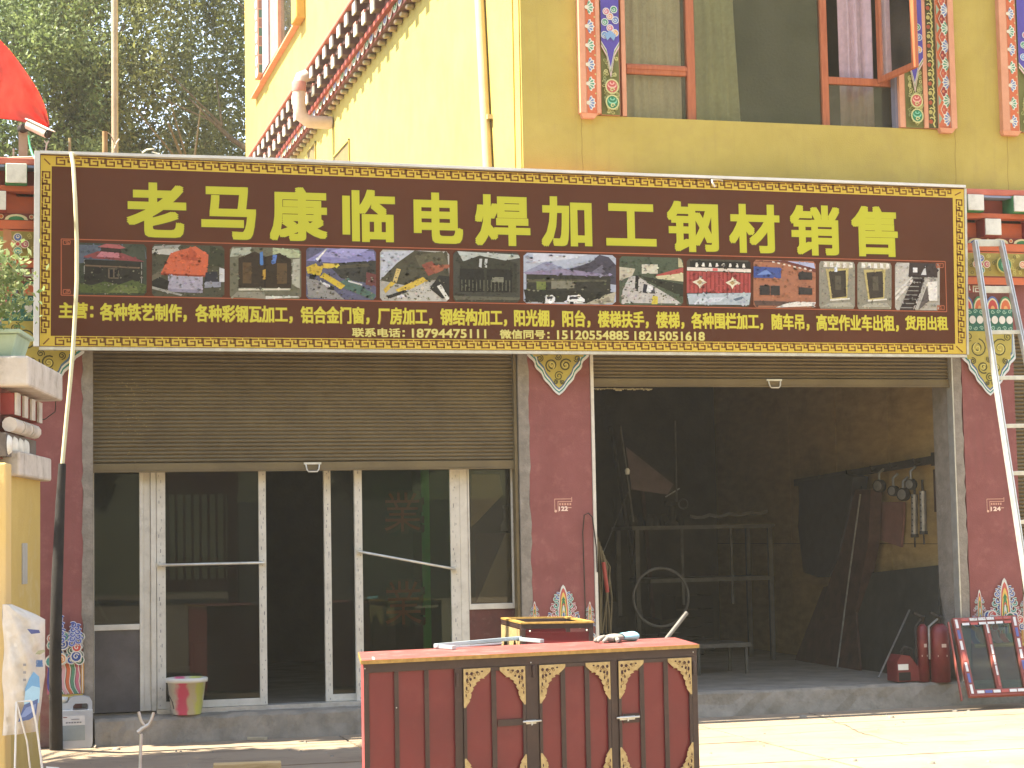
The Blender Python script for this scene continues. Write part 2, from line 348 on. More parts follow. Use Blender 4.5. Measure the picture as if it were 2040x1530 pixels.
# ---- cornice of painted beam ends (only where the signboard leaves it in view, and a little beyond)
LED = mat('salmon_ledge', 'c4705a', 'b0604c', rough=.8, scale=5, bump=.2, dirt='8a5040', dirt_amt=.4)
ODGE = mat('orange_ledge', 'c06440', 'ab5636', rough=.8, scale=5, bump=.2)
GREENB = mat('green_paint', '3d7a48', '336a3d', rough=.8, scale=9); DREDB = mat('dark_red_paint', '8d3c36', '7c322d', rough=.8, scale=9)
WHT = mat('white_paint', 'dcdacd', 'c9c7ba', rough=.8, scale=9, dirt='a5a294', dirt_amt=.4, dirt_scale=9)
for x0, x1 in ((-1.6, XC),):
    part('cornice_ledge', B(x0, x1, -.14, .03, 4.445, 4.50), LED, bevel=.008)
    part('cornice_ledge', B(x0, x1, -.10, .03, 4.245, 4.292), ODGE, bevel=.006)
part('cornice_ledge', B(XC, 12, -.14, -.002, 4.445, 4.50), LED, bevel=.008)
part('cornice_ledge', B(XC, 12, -.10, -.002, 4.245, 4.292), ODGE, bevel=.006)
BLUP = mat('blue_grey_paint', '8a93a8', '7b849a', rough=.85, scale=8)
part('cornice_soffit', B(XC, 12, -.135, -.002, 4.425, 4.443), BLUP); part('cornice_soffit', B(-1.6, XC, -.135, .03, 4.425, 4.443), BLUP)
mesh_cache = {}
def corbel(x, z, w, h, y0, body, key, parent=bld):
    for nm, mtl, bx in (('corbel', body, (x-w/2-.004, x+w/2+.004, -y0+.012, .03, z-h/2-.012, z+h/2)), ('corbel_face', WHT, (x-w/2, x+w/2, -y0-.006, -y0+.010, z-h/2, z+h/2))):
        if nm == 'corbel': o1 = part('corbel', B(*bx), mtl, bevel=.004)
        else: obj('corbel_face', B(*bx), mtl, o1, bevel=.004)
PITCH_C = .452
x8 = fx(2016, 410)
for k in (-2,-1,0,1,2,3): corbel(x8+k*PITCH_C, 4.372, .155, .14, .17, GREENB if k % 2 == 0 else GREENB, 'a')
x9 = fx(1964, 457)
for k in (-2,-1,0,1,2,3): corbel(x9+k*PITCH_C, 4.166, .155, .145, .13, DREDB, 'b')
xl = fx(32, 350)
for k in (-3,-2,-1,0,1,2): corbel(xl+k*PITCH_C, 4.372, .155, .15, .17, GREENB, 'a')
xl2 = fx(-9, 405)
for k in (-2,-1,0,1,2): corbel(xl2+k*PITCH_C, 4.166, .155, .145, .13, DREDB, 'b')
# colour of the recess bays between beam ends, then the painted bands below
def bands(x0, x1, px0, px1, ph):
    P = Paint(y=.026 if x1 < XC+.1 else .026)
    P.y = .0265
    P.rect(x0, x1, 4.29, 4.425, 'a04a42'); P.rect(x0, x1, 4.09, 4.245, 'c0603c')
    L = x1-x0; n = int(L/.226)
    for k in range(0, n, 2): P.rect(x0+k*.226, x0+k*.226+.2, 4.225, 4.245, '6d8a50', nl=False)
    P.done('recess_paint')
    m = MB(); m.box(x0, x1, -.012, .03, 3.665, 4.087); part('frieze_board', m, REDW)
    P = Paint(y=-.013)
    P.rect(x0, x1, 4.03, 4.087, '7c3a30')
    c = 0; u = x0+ph
    while u < x1-.1:                                            # cloud scallops under the beams
        cc = (GRN, BLU, ORN)[c % 3]
        P.poly([(u+.01, 4.035)]+[(u+.10-.085*cos(pi*i/8), 4.04+.04*sin(pi*i/8)) for i in range(9)]+[(u+.19,4.035)], CREAM)
        P.poly([(u+.03, 4.035)]+[(u+.10-.06*cos(pi*i/8), 4.037+.028*sin(pi*i/8)) for i in range(9)]+[(u+.17,4.035)], cc)
        P.circ(u+.213, 4.06, .018, CREAM); P.circ(u+.213, 4.06, .013, ORN)
        u += .226; c += 1
    P.rect(x0, x1, 3.945, 4.03, ORN); P.rect(x0, x1, 3.955, 3.962, '9a4a2c', nl=False)
    P.rect(x0, x1, 3.735, 3.945, 'a39243'); P.rect(x0, x1, 3.665, 3.735, ORN)
    P.rect(x0, x1, 3.727, 3.74, '7c3a26')
    u = x0+ph; c = 0
    while u < x1-.3:                                            # scroll panel
        for q in range(26):
            a = rnd.uniform(0, .44); b = rnd.uniform(3.76, 3.92)
            if abs(a-.11) < .07 or abs(a-.34) < .07: continue
            P.spiral(u+a, b, .018, .0055, '5c5a2c' if q % 2 else 'c8bb62', 1.2, rnd.uniform(0,6), rnd.choice((-1,1)))
        for (du, dv, cc) in ((0,.052,BLU),(0,-.052,TEAL),(-.052,0,SAL),(.052,0,'b8606a')):
            P.circ(u+.11+du, 3.84+dv, .034, 'd8cfa8'); P.circ(u+.11+du, 3.84+dv, .027, cc); P.circ(u+.11+du*1.1, 3.84+dv*1.1, .014, 'd8cfa8'); P.circ(u+.11+du*1.15, 3.84+dv*1.15, .008, cc)
        P.circ(u+.11, 3.84, .02, 'd7c9a0'); P.circ(u+.11, 3.84, .014, 'b84440')
        cc = (('2f6e48','6fae8c'), ('a8463c','d69a88'))[c % 2]
        P.circ(u+.335, 3.84, .078, 'b9ad5a'); P.circ(u+.335, 3.84, .066, cc[0]); P.circ(u+.35, 3.84, .048, cc[1]); P.circ(u+.362, 3.84, .034, cc[0]); P.circ(u+.365, 3.84, .02, cc[1])
        u += .452; c += 1
    P.done('painted_frieze')
def pillar_paint(x0, x1, tri=True, low=True):
    P = Paint(y=-.002); w = x1-x0; cx = (x0+x1)/2
    if low:
        P.rect(x0, x1, 3.25, 3.662, '6c3b30'); P.rect(x0, x1, 3.595, 3.662, '8a3a32')
        n = 4; cell = w/n
        for k in range(n):                                       # white interlocked key band
            u = x0+k*cell; t = .011
            for path in ([(u+.012,3.605),(u+.012,3.652),(u+cell*.45,3.652)], [(u+cell*.25,3.605),(u+cell*.25,3.633),(u+cell*.45,3.633)], [(u+cell*.62,3.652),(u+cell*.62,3.605),(u+cell*.3,3.605)], [(u+cell*.8,3.652),(u+cell*.8,3.62),(u+cell-.02,3.62)]):
                P.hline(path, t, 'cfcab8')
        n = 4; cell = w/n                                        # upright lotus arches
        for k in range(-1, n+1):
            u = x0+(k+.5)*cell
            for q, (rr, cc) in enumerate((((.068,.115), (BLU, GRN)[k % 2]), ((.056,.098), CREAM), ((.046,.082), ('b9443c', 'c9683c')[k % 2]), ((.02,.03), 'd8a060'))):
                pts = [(u-rr[0]*cos(pi*i/8), 3.45+rr[1]*sin(pi*i/8)) for i in range(9)]
                pts = [(min(max(a,x0),x1), b) for a, b in pts]
                P.poly(pts, cc)
        P.rect(x0, x1, 3.25, 3.45, '2f6a58')
        for k in range(9):
            P.spiral(x0+(k+.5)*w/9, 3.425, .02, .006, '9fc4a8', 1.2, 0, (-1)**k); P.spiral(x0+(k+.5)*w/9, 3.278, .02, .006, '9fc4a8', 1.2, 3, (-1)**k)
        for k in range(7): P.circ(x0+(k+.5)*w/7, 3.352, .032, 'dcdacd', ry=.036)
    if tri:                                                       # hanging scroll-work pendant
        zt, zb = 3.25, 2.68
        def prof(s):                                              # wavy sides
            L = []
            for i in range(17):
                t = i/16; hw = w/2*(1-t)**.8*(1+.05*sin(t*22)); z = 3.03+(zb-3.03)*t; L.append((hw*s, z, t))
            return L
        for s_, cc in ((1.04,'cfd0cc'), (.99,'2f7f78'), (.955,'d8d8cc'), (.92,'4a6a8a'), (.88,'b0a146')):
            sh = (1.04-s_)*.38
            right = [(cx+a, z+sh*(1 if t > 0 else 0)) for a, z, t in prof(s_)]; left = [(cx-a, z+sh*(1 if t > 0 else 0)) for a, z, t in prof(s_)]
            P.poly([(cx-w/2*min(s_+.04,1), zt)]+left+right[::-1][1:]+[(cx+w/2*min(s_+.04,1), zt)], cc)
        P.rect(cx-w*.42, cx+w*.42, 3.0, zt, 'b0a146')
        for (du, z, r) in ((-.11,3.10,.085),(.11,3.10,.085),(-.06,2.93,.055),(.06,2.93,.055),(0,2.84,.04),(-.19,3.2,.04),(.19,3.2,.04),(-.16,2.985,.03),(.16,2.985,.03),(0,3.0,.03),(0,3.18,.03),(-.03,2.79,.02),(.03,2.79,.02)):
            for sgn in (1,):
                P.spiral(cx+du, z, r, .012 if r > .05 else .008, '4d4a24', 1.6, rnd.uniform(0,6), 1 if du >= 0 else -1)
                if r > .05: P.spiral(cx+du, z, r*.55, .008, 'd0c46a', 1.2, rnd.uniform(0,6), 1)
        P.done('painted_pendant')
    else: P.done('painted_pendant')
bands(-1.2, 1.2, 0, 0, fx(35,545)-.11+1.2-.452*3+.0); bands(7.3, 11.5, 0, 0, .08)
pillar_paint(XPR0+.004, XPR1); pillar_paint(.02, XJL-.0); pillar_paint(XP0+.004, XP1-.02)

def flame(cx, z0, w, h, big=False):
    P = Paint(y=-.002)
    def curl(u, v, r, c, d): P.spiral(u, v, r*1.0, r*.62, 'cfcfc4', 1.0, 1.2 if d > 0 else 1.9, d); P.spiral(u, v, r, r*.32, c, 1.0, 1.2 if d > 0 else 1.9, d)
    lv = 5 if h > .4 else 4
    for i in range(lv):
        t = i/lv; z = z0+h*(t*.82+.04); hw = w/2*(1-t*.72)
        for s in (-1, 1):
            for q in range(3 if t < .5 else 2): curl(cx+s*hw*(1.12-q*.34), z+q*h*.05, w*.115, (BLU, '4a5a90', 'b0566a', TEAL)[(i+q) % 4], s)
    cols = ['cfcfc4', 'b85a4c', 'd9b45a', '3f7f52', 'cfcfc4', '4a5a90']
    for j, (hh, ww) in enumerate(((.97,.19),(.9,.16),(.8,.125),(.68,.09),(.52,.06),(.4,.035))):
        P.poly([(cx-w*ww, z0), (cx-w*ww*.9, z0+h*hh*.45), (cx-w*ww*.62, z0+h*hh*.82), (cx-w*ww*.3, z0+h*hh*.95), (cx, z0+h*hh), (cx+w*ww*.3, z0+h*hh*.95), (cx+w*ww*.62, z0+h*hh*.82), (cx+w*ww*.9, z0+h*hh*.45), (cx+w*ww, z0)], cols[j])
    for j, zz in enumerate((.12,.3,.46,.6)): P.poly([(cx-w*.08,z0+h*zz),(cx,z0+h*(zz+.1)),(cx+w*.08,z0+h*zz),(cx,z0+h*(zz+.05))], ('3f7f52','d9b45a','b85a4c','3f7f52')[j])
    return P
c = onY(1122,1228); flame(c.x, fz(1122,1250), .26, .36).done('painted_flame')
for px, ww in ((1064,.1),(1180-6,.1)): flame(fx(px,1210), fz(px,1250), ww, .22).done('painted_flame')
flame(fx(2000,1200), fz(2000,1262), .32, .5).done('painted_flame'); flame(fx(1950,1200), fz(1950,1250), .14, .34).done('painted_flame'); flame(fx(2040,1200), fz(2040,1250), .14, .3).done('painted_flame')
# wave and rainbow dado
def dado(x0, x1, z0, z1, big):
    P = Paint(y=-.0025); w = x1-x0; h = z1-z0
    P.rect(x0, x1, z0, z0+h*.45, '7a5a44')
    cs = ['c06a78', '4a4a90', 'b88a4c', '3f7048', 'd0a0a0', 'c9683c', '5a8a6a']; n = 7
    for k in range(n+3):
        u = x0+(k-2)*w/n; pts = []
        for i in range(7):
            t = i/6; pts.append((min(max(u+t*w*.28+.02*sin(t*6), x0), x1), z0+h*.45*(1-t)))
        P.stroke(pts, w/n*.75, cs[k % 7]); P.stroke([(a+w/n*.4 if a < x1-.03 else a, b) for a, b in pts], .006, 'd9d2c0')
    for k in range(34 if big else 26):
        u = x0+rnd.uniform(.06,.94)*w; v = z0+h*rnd.uniform(.38,.72); c = rnd.choice(['2f5f48','37508c','c0483c','d08a4c','4f9084','3c6a90'])
        r = rnd.uniform(.025,.045); P.circ(u, v, r*1.15, 'd5cfbf', n=10); P.circ(u, v, r*.9, c, n=10); P.spiral(u, v, r*.6, .007, 'd5cfbf', 1.1, rnd.uniform(0,6))
    if big:
        for sgn, cxx, top in ((1, x0+.07, 1.0), (1, x1-.055, .86)):
            for i in range(9):
                t = i/9; v = z0+h*(.62+(top-.62)*t); d = .05*(1-t*.6)
                s = 1 if i % 2 else -1; P.spiral(cxx+s*d*.6, v, .034*(1-t*.35), .020, 'b9bccb', 1.2, 1.5-s, s); P.spiral(cxx+s*d*.6, v, .034*(1-t*.35), .010, '4658a0', 1.2, 1.5-s, s)
    P.rect(x0, x1, z0-.035, z0, 'b39a48'); P.rect(x0, x1, z0-.02, z0-.013, 'd8c070'); return P
dado(XJL-.255, XJL-.005, fz(140,1382), fz(140,1218), True).done('painted_dado')
dado(XP0+.006, XP1-.006, .5, .78, False).done('painted_dado'); dado(XPR0+.006, XPR1-.006, .52, .86, False).done('painted_dado')
# stencilled house numbers
def mesh_text(body, x0, x1, z0, z1, y, m, name, parent, bold=0.0, col=None, **k):
    c = bpy.data.curves.new('t', 'FONT'); c.body = body; c.resolution_u = 3
    o = bpy.data.objects.new('t', c); COL.objects.link(o); dg = bpy.context.evaluated_depsgraph_get(); dg.update()
    me = bpy.data.meshes.new_from_object(o.evaluated_get(dg)); bpy.data.objects.remove(o)
    a = np.array([v.co[:] for v in me.vertices]); mn, mxx = a.min(0), a.max(0); m_ = MB(); fs = [tuple(p.vertices) for p in me.polygons]
    x0 += bold; x1 -= bold; z0 += bold; z1 -= bold                       # heavy strokes: the glyph laid over itself, nudged round a small circle
    sx = (x1-x0)/(mxx[0]-mn[0]); sz = (z1-z0)/(mxx[1]-mn[1]); n = 8 if bold else 1
    for i in range(n):
        dx, dz = (bold*(-1,0,1,1,1,0,-1,-1)[i], bold*(-1,-1,-1,0,1,1,1,0)[i]) if bold else (0, 0)
        yy = y-i*.00008; m_.raw([Vector((x0+(v[0]-mn[0])*sx+dx, yy, z0+(v[1]-mn[1])*sz+dz)) for v in a], fs, col)
    bpy.data.meshes.remove(me); return obj(name, m_, m, parent, **k)
for px, num in ((1122,'122'), (1983,'124')):
    x0 = fx(px-17, 1005); x1 = fx(px+17, 1005); zt = fz(px, 994); zb = fz(px, 1019); P = Paint(y=-.002)
    for q in ([(x0,zt),(x1,zt)], [(x0,zt),(x0,zb)], [(x0+.028,zt-.02),(x0+.028,zb)], [(x1,zt+.012),(x1,zt-.02)], [(x0+.03,zt-.022),(x1,zt-.022)]): P.hline(q, .005, 'd9a48a')
    for k in range(5): P.rect(x0+.038+k*.022, x0+.052+k*.022, zt-.052, zt-.034, 'd09c84')
    P.circ(x0+.006, zb+.004, .011, 'e0b49a'); P.rect(x1-.035, x1-.005, zb+.028, zb+.034, 'e0b49a')
    P.done('house_number_frame')
    mesh_text(num, x0+.034, x1-.035, zb+.004, zb+.042, -.0035, PAINT, 'house_number', bld, bold=.0022, col='f0d2be')
# ================================================================ SHUTTERS
def shutter(x0, x1, z0, z1, y, pitch, hx):
    s = obj('roller_shutter', B(x0, x1, y+.03, y+.034, z0+.07, z1), SHUT, bld)
    m = MB(); n = int((z1-z0-.075)/pitch); vs = []; zz = z0+.075
    xs_ = [x0, x1]
    for k in range(n+1):
        jt = rnd.uniform(-.0022,.0022); dent = rnd.random() < .06
        for t, d in ((0,.0),(.25,.011),(.5,.014),(.75,.010),(.97,.001)):
            z = zz+(k+t)*pitch
            if z > z1: break
            for x in xs_: vs.append((x, y+.016-d+(jt if t > .1 else 0)+(.004*dent if t == .5 and x == x0 else 0), z))
    fs = [(2*i,2*i+1,2*i+3,2*i+2) for i in range(len(vs)//2-1)]; m.raw(vs, fs); obj('slat_curtain', m, SHUT, s, kind='stuff')
    m = MB(); m.box(x0, x1, y-.012, y+.028, z0+.012, z0+.07); m.box(x0, x1, y-.018, y+.03, z0, z0+.012); obj('bottom_bar', m, SHUT, s, bevel=.003)
    m = MB(); m.box(hx-.07, hx+.07, y-.022, y-.0125, z0+.05, z0+.066); m.tube([(hx-.055,y-.02,z0+.052),(hx-.048,y-.03,z0+.01),(hx-.035,y-.03,z0-.008),(hx+.035,y-.03,z0-.008),(hx+.048,y-.03,z0+.01),(hx+.055,y-.02,z0+.052)], .006); obj('handle', m, ALU, s)
    return s
YS = .06
shutter(.735, 4.14, fz(600,938,YS), 3.27, YS, .0305, fx(622,930,YS))
shutter(4.80, 8.10, fz(1540,771,YS), 3.27, YS, .0305, fx(1541,760,YS))
shutter(8.735, 12, .25, 3.62, .10, .034, 11)
# guide rails
for x in (.712, 4.118): part('shutter_guide', B(x, x+.024, .02, .11, .25, 3.25), SHUT)
part('shutter_guide', B(4.774, 4.800, -.012, .1, .2, 3.25), WHITE); part('shutter_guide', B(8.102, 8.128, .0, .1, .2, 3.25), ALU)
# specks of weld spatter / dried splashes on the left shutter
m = MB()
for k in range(190):
    px = rnd.gauss(258, 28); py = rnd.gauss(800, 55)
    if not (190 < px < 1000 and 715 < py < 925): continue
    q = onY(px, py, YS-.001); r = rnd.uniform(.0015,.005); m.poly([q+Vector((r*cos(a), 0, r*.6*sin(a))) for a in (0,1.2,2.5,3.7,5)])
SPK = mat('dried_splash', 'a58e5c', '958052', rough=.9)
obj('splash_marks', m, SPK, bld, kind='stuff')

# ================================================================ LEFT BAY JOINERY
YD = .17
def X(px, py=1150, Y=YD): return fx(px, py, Y)
def Z(px, py, Y=YD): return fz(px, py, Y)
ZB = .225; ZT = 2.16
def frame(x0, x1, z0, z1, y, wl, wr, wt, wb, d=.045, m=WHITE, parent=None, name='frame'):
    q = MB(); q.box(x0, x0+wl, y, y+d, z0, z1); q.box(x1-wr, x1, y, y+d, z0, z1)
    q.box(x0+wl, x1-wr, y+.001, y+d-.001, z1-wt, z1)
    if wb: q.box(x0+wl, x1-wr, y+.001, y+d-.001, z0, z0+wb)
    return obj(name, q, m, parent or bld, bevel=.003)
def film_marks(parent, x0, x1, z0, z1, y, n):
    P = Paint(y=y); 
    for k in range(n):
        z = z0+(z1-z0)*(k+rnd.random())/n; u = x0+(x1-x0)*rnd.uniform(.2,.7); h = rnd.uniform(.008,.03)
        P.rect(u, u+rnd.uniform(.003,.008), z, z+h, rnd.choice(['8f8c84','a5a096','7b7a78']), nl=False)
    P.done('film_print', parent, kind='stuff')
# left side light
a = X(184), X(286)
f = frame(a[0], a[1]+.0, ZB, ZT, YD, .014, .03, .02, 0, parent=bld, name='side_window'); 
zr = Z(235, 1250)
obj('transom_rail', B(a[0]+.014, a[1]-.03, YD+.002, YD+.05, zr-.022, zr+.022), WHITE, f, bevel=.003)
obj('pane', B(a[0]+.014, a[1]-.03, YD+.02, YD+.025, zr+.022, ZT-.02), GL_DOOR, f)
GP = mat('grey_board', '5a5450', '4c4744', rough=.8, scale=6, bump=.1, dirt='6f6963', dirt_amt=.3)
obj('lower_panel', B(a[0]+.0, a[1]-.03, YD+.012, YD+.03, ZB, zr-.022), GP, f)
part('door_post', B(a[1], X(300)-.0, YD+.01, YD+.08, ZB, ZT), WHITE, bevel=.003)
part('door_post', B(X(300)+.002, X(311), YD-.008, YD+.07, ZB, ZT), WHITE, bevel=.003)
# left leaf
def leaf(px0, px1, wl, wr, y, bar, gl, zb=ZB+.01):
    x0, x1 = X(px0,1150,y), X(px1,1150,y)
    f = frame(x0, x1, zb, ZT-.01, y, wl, wr, .02, .055, parent=bld, name='door_leaf')
    obj('pane', B(x0+wl, x1-wr, y+.02, y+.025, zb+.055, ZT-.03), gl, f)
    if bar:
        (ax, ay), (bx, by) = bar; A = onY(ax, ay, y-.03); Bq = onY(bx, by, y-.03); m = MB(); m.tube([A+Vector((0,.028,0)), A, Bq, Bq+Vector((0,.028,0))], .011, 10)
        for q in (A, Bq): m.box(q.x-.018, q.x+.018, q.y+.012, q.y+.0295, q.z-.018, q.z+.018)
        obj('push_bar', m, ALU, f)
    film_marks(f, x0, x0+wl, zb, ZT, y-.001, 40); film_marks(f, x1-wr, x1, zb, ZT, y-.001, 40)
    return f
l1 = leaf(312, 531, .07, .058, YD, ((316,1126),(526,1121)), GL_DOOR)
l2 = leaf(647, 722, .056, .05, YD+.06, None, GL_DOOR)
l3 = leaf(708, 918, .062, .08, YD, ((716,1099),(908,1134)), GL_GREEN)
part('door_post', B(X(918)+.001, X(934), YD+.0, YD+.07, ZB, ZT), WHITE, bevel=.003)
a = X(934)+.001, X(1033)
zr = Z(985, 1207); f = frame(a[0], a[1], zr-.025, ZT, YD-.01, .012, .052, .02, .045, parent=bld, name='side_window')
obj('pane', B(a[0]+.012, a[1]-.052, YD+.01, YD+.015, zr+.02, ZT-.02), glass('clear_side_glass', 'c9c6ba', .0, haze=.1, hz='6a6454'), f); film_marks(f, a[1]-.05, a[1]-.01, zr, ZT, YD-.0115, 50)
LP = mat('dusty_maroon_board', '5c3029', '4a2823', rough=.75, scale=8, dirt='7d655a', dirt_amt=.6, dirt_scale=10)
part('lower_panel', B(a[0], a[1]+.04, YD+.004, YD+.03, ZB, zr-.027), LP)
part('door_header', B(.735, 4.12, YD-.0, YD+.09, ZT+.002, ZT+.05), WHITE)
part('door_sill', B(X(311), X(918), YD-.03, YD+.12, .195, ZB+.008), ALU)
# red paper characters on the green leaf, seen from the back of the glass
for s, (px0, px1, py0, py1) in (('業', (766,846,976,1064)), ('業', (768,848,1152,1250))):
    c0 = onY(px0, py1, YD+.026); c1 = onY(px1, py0, YD+.026)
    mesh_text(s, c0.x, c1.x, c0.z, c1.z, YD+.0255, mat('red_paper', 'c8443a', 'b03a32', rough=.8), 'glass_character', l3, bold=.019)
# things dimly seen inside the left shop
GFR = mat('pale_green_post', 'c4ecc0', 'a8d4a4', rough=.7)
o = obj('green_door_stile', B(X(842,1100,.24), X(857,1100,.24), .24, .27, .215, 2.14), GFR, bld)
cl = mat('beige_cloth', 'e0d3b8', 'c9bb9e', rough=.95, scale=5, bump=.2)
m = MB(); q = [onY(940,945,.26), onY(995,945,.26), onY(1002,985,.26), onY(950,1040,.26), onY(938,1050,.26)]; m.prism(q, (0,.02,0)); obj('hanging_cloth', m, cl, None, 'pale beige cloth hung behind the narrow window at the right of the doors', 'cloth')
m = MB(); q = [onY(1008,1062,.30), onY(1016,1062,.30), onY(1018,1200,.30), onY(950,1200,.30)]; m.prism(q, (0,.02,0)); obj('beige_sheet', m, cl, None, 'slanted beige sheet standing behind the lower part of the right hand narrow window', 'sheet')
RB = mat('brown_red_board', '7a4334', '68372b', rough=.7)
m = MB(); m.box(X(950,1060,1.0), X(1012,1060,1.0), 1.0, 1.03, .9, fz(980,1062,1.0)); m.box(X(950,1060,1.0)-.02, X(952,1060,1.0), .98, 1.0, .9, fz(980,1062,1.0), ); obj('brown_board', m, RB, None, 'brown red board leaning inside behind the right narrow window', 'board', bevel=.004)
m = MB(); b0 = onY(1009, 1058, .75); m.lathe((b0.x, .75, b0.z-.0), [(.0,0),(.05,0),(.05,.05),(.03,.09),(.022,.10),(.022,.19),(.03,.195),(.03,.22),(0,.22)], 14); obj('white_bottle', m, WHT, None, 'white spray bottle standing behind the right narrow window', 'bottle')
m = MB(); c0 = onY(188, 1255, .45); m.box(c0.x, X(272,1250,.45), .45, .6, c0.z-.02, fz(230,1239,.45)); obj('white_box', m, WHT, None, 'long white box lying behind the lower edge of the left narrow window', 'box', bevel=.01)
m = MB(); m.tube([onY(188,1192,.5), onY(214,1237,.5)], .012); obj('pale_rod', m, WHT, None, 'pale rod leaning behind the left narrow window above the white box', 'rod')
m = MB(); m.box(X(386,1300,.8), X(412,1300,.8), .8, 1.05, .215, fz(400,1280,.8)); obj('red_box', m, mat('red_enamel', 'a8322c', '902822', rough=.5), None, 'narrow red box added behind the left door leaf near the floor', 'cabinet', bevel=.008)  # red box added for the red showing in the left leaf's glass

# ================================================================ UPPER WINDOW OF THE FRONT
zs = 5.05; zt = 7.1
def lotus_strip(x0, x1, z0, z1, y, side, parent, pitch=.163, dia=False):
    P = Paint(y=y); P.rect(x0, x1, z0, z1, ORN); n = int((z1-z0)/pitch)+1; w = x1-x0
    for k in range(n):
        z = z0+.03+(k+.35)*pitch
        if z > z1-.06: break
        c = ('6f83ac', '5d9a78')[k % 2]
        if dia:
            zz = z+pitch/2
            if zz < z1-.08: P.poly([(x0+.02,zz),(x0+w*.45,zz-.07),(x0+w*.8,zz),(x0+w*.45,zz+.07)], 'd9c9a8'); P.poly([(x0+.026,zz),(x0+w*.45,zz-.06),(x0+w*.76,zz),(x0+w*.45,zz+.06)], ('b8543c','8e3230')[k % 2]); P.circ(x0+w*.42, zz, .012, 'c9774c')
            P.fan(x1, z, w*.62, c, 'd8d0b4', pi*.62, pi*1.38); P.poly([(x0,z-.05),(x0+.03,z),(x0,z+.05)], '8fa888')
        else:
            u, a0, a1 = (x0, -pi*.42, pi*.42) if side > 0 else (x1, pi*.58, pi*1.42)
            P.fan(u+(.006 if side > 0 else -.006), z, w*.78, c, 'd8d0b4', a0, a1)
            P.circ(x1-.006 if side > 0 else x0+.006, z+pitch/2, .008, 'c8bb7a', n=8)
    P.done('painted_strip', parent)
def scroll_panel(x0, x1, z0, z1, y, parent, flip=False):
    P = Paint(y=y); w = x1-x0; cx = (x0+x1)/2; P.rect(x0, x1, z0, z1, '6f7038')
    zv = z0+.48; 
    for q in range(60):
        P.spiral(x0+rnd.uniform(.12,.88)*w, z0+rnd.uniform(.02,.5), .018, .0075, rnd.choice(['b8b872','a5aa68','c9bf7a']), 1.1, rnd.uniform(0,6), rnd.choice((-1,1)))
    for (c0, dd) in (('d9b8b0', 0), ('7f9160', .018), ('d8cfc0', .036), (PUR, .048)):
        P.poly([(x0, z1), (x0, zv+.10+dd), (x0+w*.28, zv+.02+dd*1.2), (cx, zv-.17+dd*1.9), (x1-w*.28, zv+.02+dd*1.2), (x1, zv+.10+dd), (x1, z1)], c0)
    zc = zv+.2
    while zc < z1-.1:                                        # cloud knots on purple
        for (du, dv, c) in ((-.3,0,'6f93b8'),(.28,.02,'d8a060'),(0,.06,'c87a80'),(-.28,.11,'4f9070'),(.3,.13,'5d78a8'),(0,.16,'cf9068'),(-.2,.2,'c8757c'),(.22,.22,'3f8a60')):
            if zc+dv < z1-.05: P.circ(cx+du*w, zc+dv, .033, 'cfd2cc', n=10); P.circ(cx+du*w, zc+dv, .026, c, n=10); P.spiral(cx+du*w, zc+dv, .017, .006, 'cfd2cc', 1, rnd.uniform(0,6))
        P.poly([(cx-.05,zc),(cx-.03,zc-.05),(cx,zc-.02),(cx+.03,zc-.05),(cx+.05,zc),(cx,zc+.04)], '7fa0c0'); zc += .62
    for dz, c1, c2 in ((.235,'b8584c','e0a898'), (.10,'2f7a50','7fc09c')):
        P.circ(cx, z0+dz, .062, 'c5c080', ry=.066); P.circ(cx, z0+dz, .049, c1, ry=.053); P.circ(cx, z0+dz+.012, .04, c2, ry=.03); P.circ(cx, z0+dz+.02, .034, c1, ry=.024); P.circ(cx, z0+dz+.028, .022, c2, ry=.014); P.circ(cx, z0+dz+.034, .012, c1)
        P.spiral(cx, z0+dz-.03, .02, .01, 'c5c080', 1, 0)
    P.done('painted_panel', parent)
SALM = mat('peach_paint', 'd49a78', 'c68b69', rough=.8, scale=6, bump=.15)
GRYB = mat('blue_grey_reveal', '7d7a84', '6f6c78', rough=.85, scale=5)
wn = obj('upper_window', B(fx(1238,130), fx(1246,130), -.01, .25, zs-.0, zt), SALM, bld)
def strip(pa, pb, d, m=SALM, py=130, z0=zs, y1=.1): return obj('architrave', B(fx(pa,py,-d), fx(pb,py,-d), -d, y1, z0, zt), m, wn, bevel=.002)
strip(1155,1167,.07, z0=zs-.0); strip(1167,1188,.062); strip(1188,1196,.068); strip(1196,1234,.02)
lotus_strip(fx(1168,130,-.063)+.002, fx(1187,130,-.063), zs-.0, zt, -.0635, 1, wn)
scroll_panel(fx(1197,130,-.021), fx(1233,130,-.021), zs, zt, -.0215, wn)
for z, x0, x1 in ((zs-.03, fx(1156,130,-.06), fx(1190,130,-.06)), (zs-.03, fx(1868,130,-.06), fx(1900,130,-.06)), (zs-.03, fx(1992,130,-.06), fx(2030,130,-.06))):
    m = MB(); m.hexa([(x0+.02,-.05,z-.01),(x1-.03,-.05,z-.01),(x1-.03,0,z-.01),(x0+.02,0,z-.01)], [(x0,-.062,zs),(x1,-.062,zs),(x1,0,zs),(x0,0,zs)]); obj('bracket_end', m, SALM, wn)
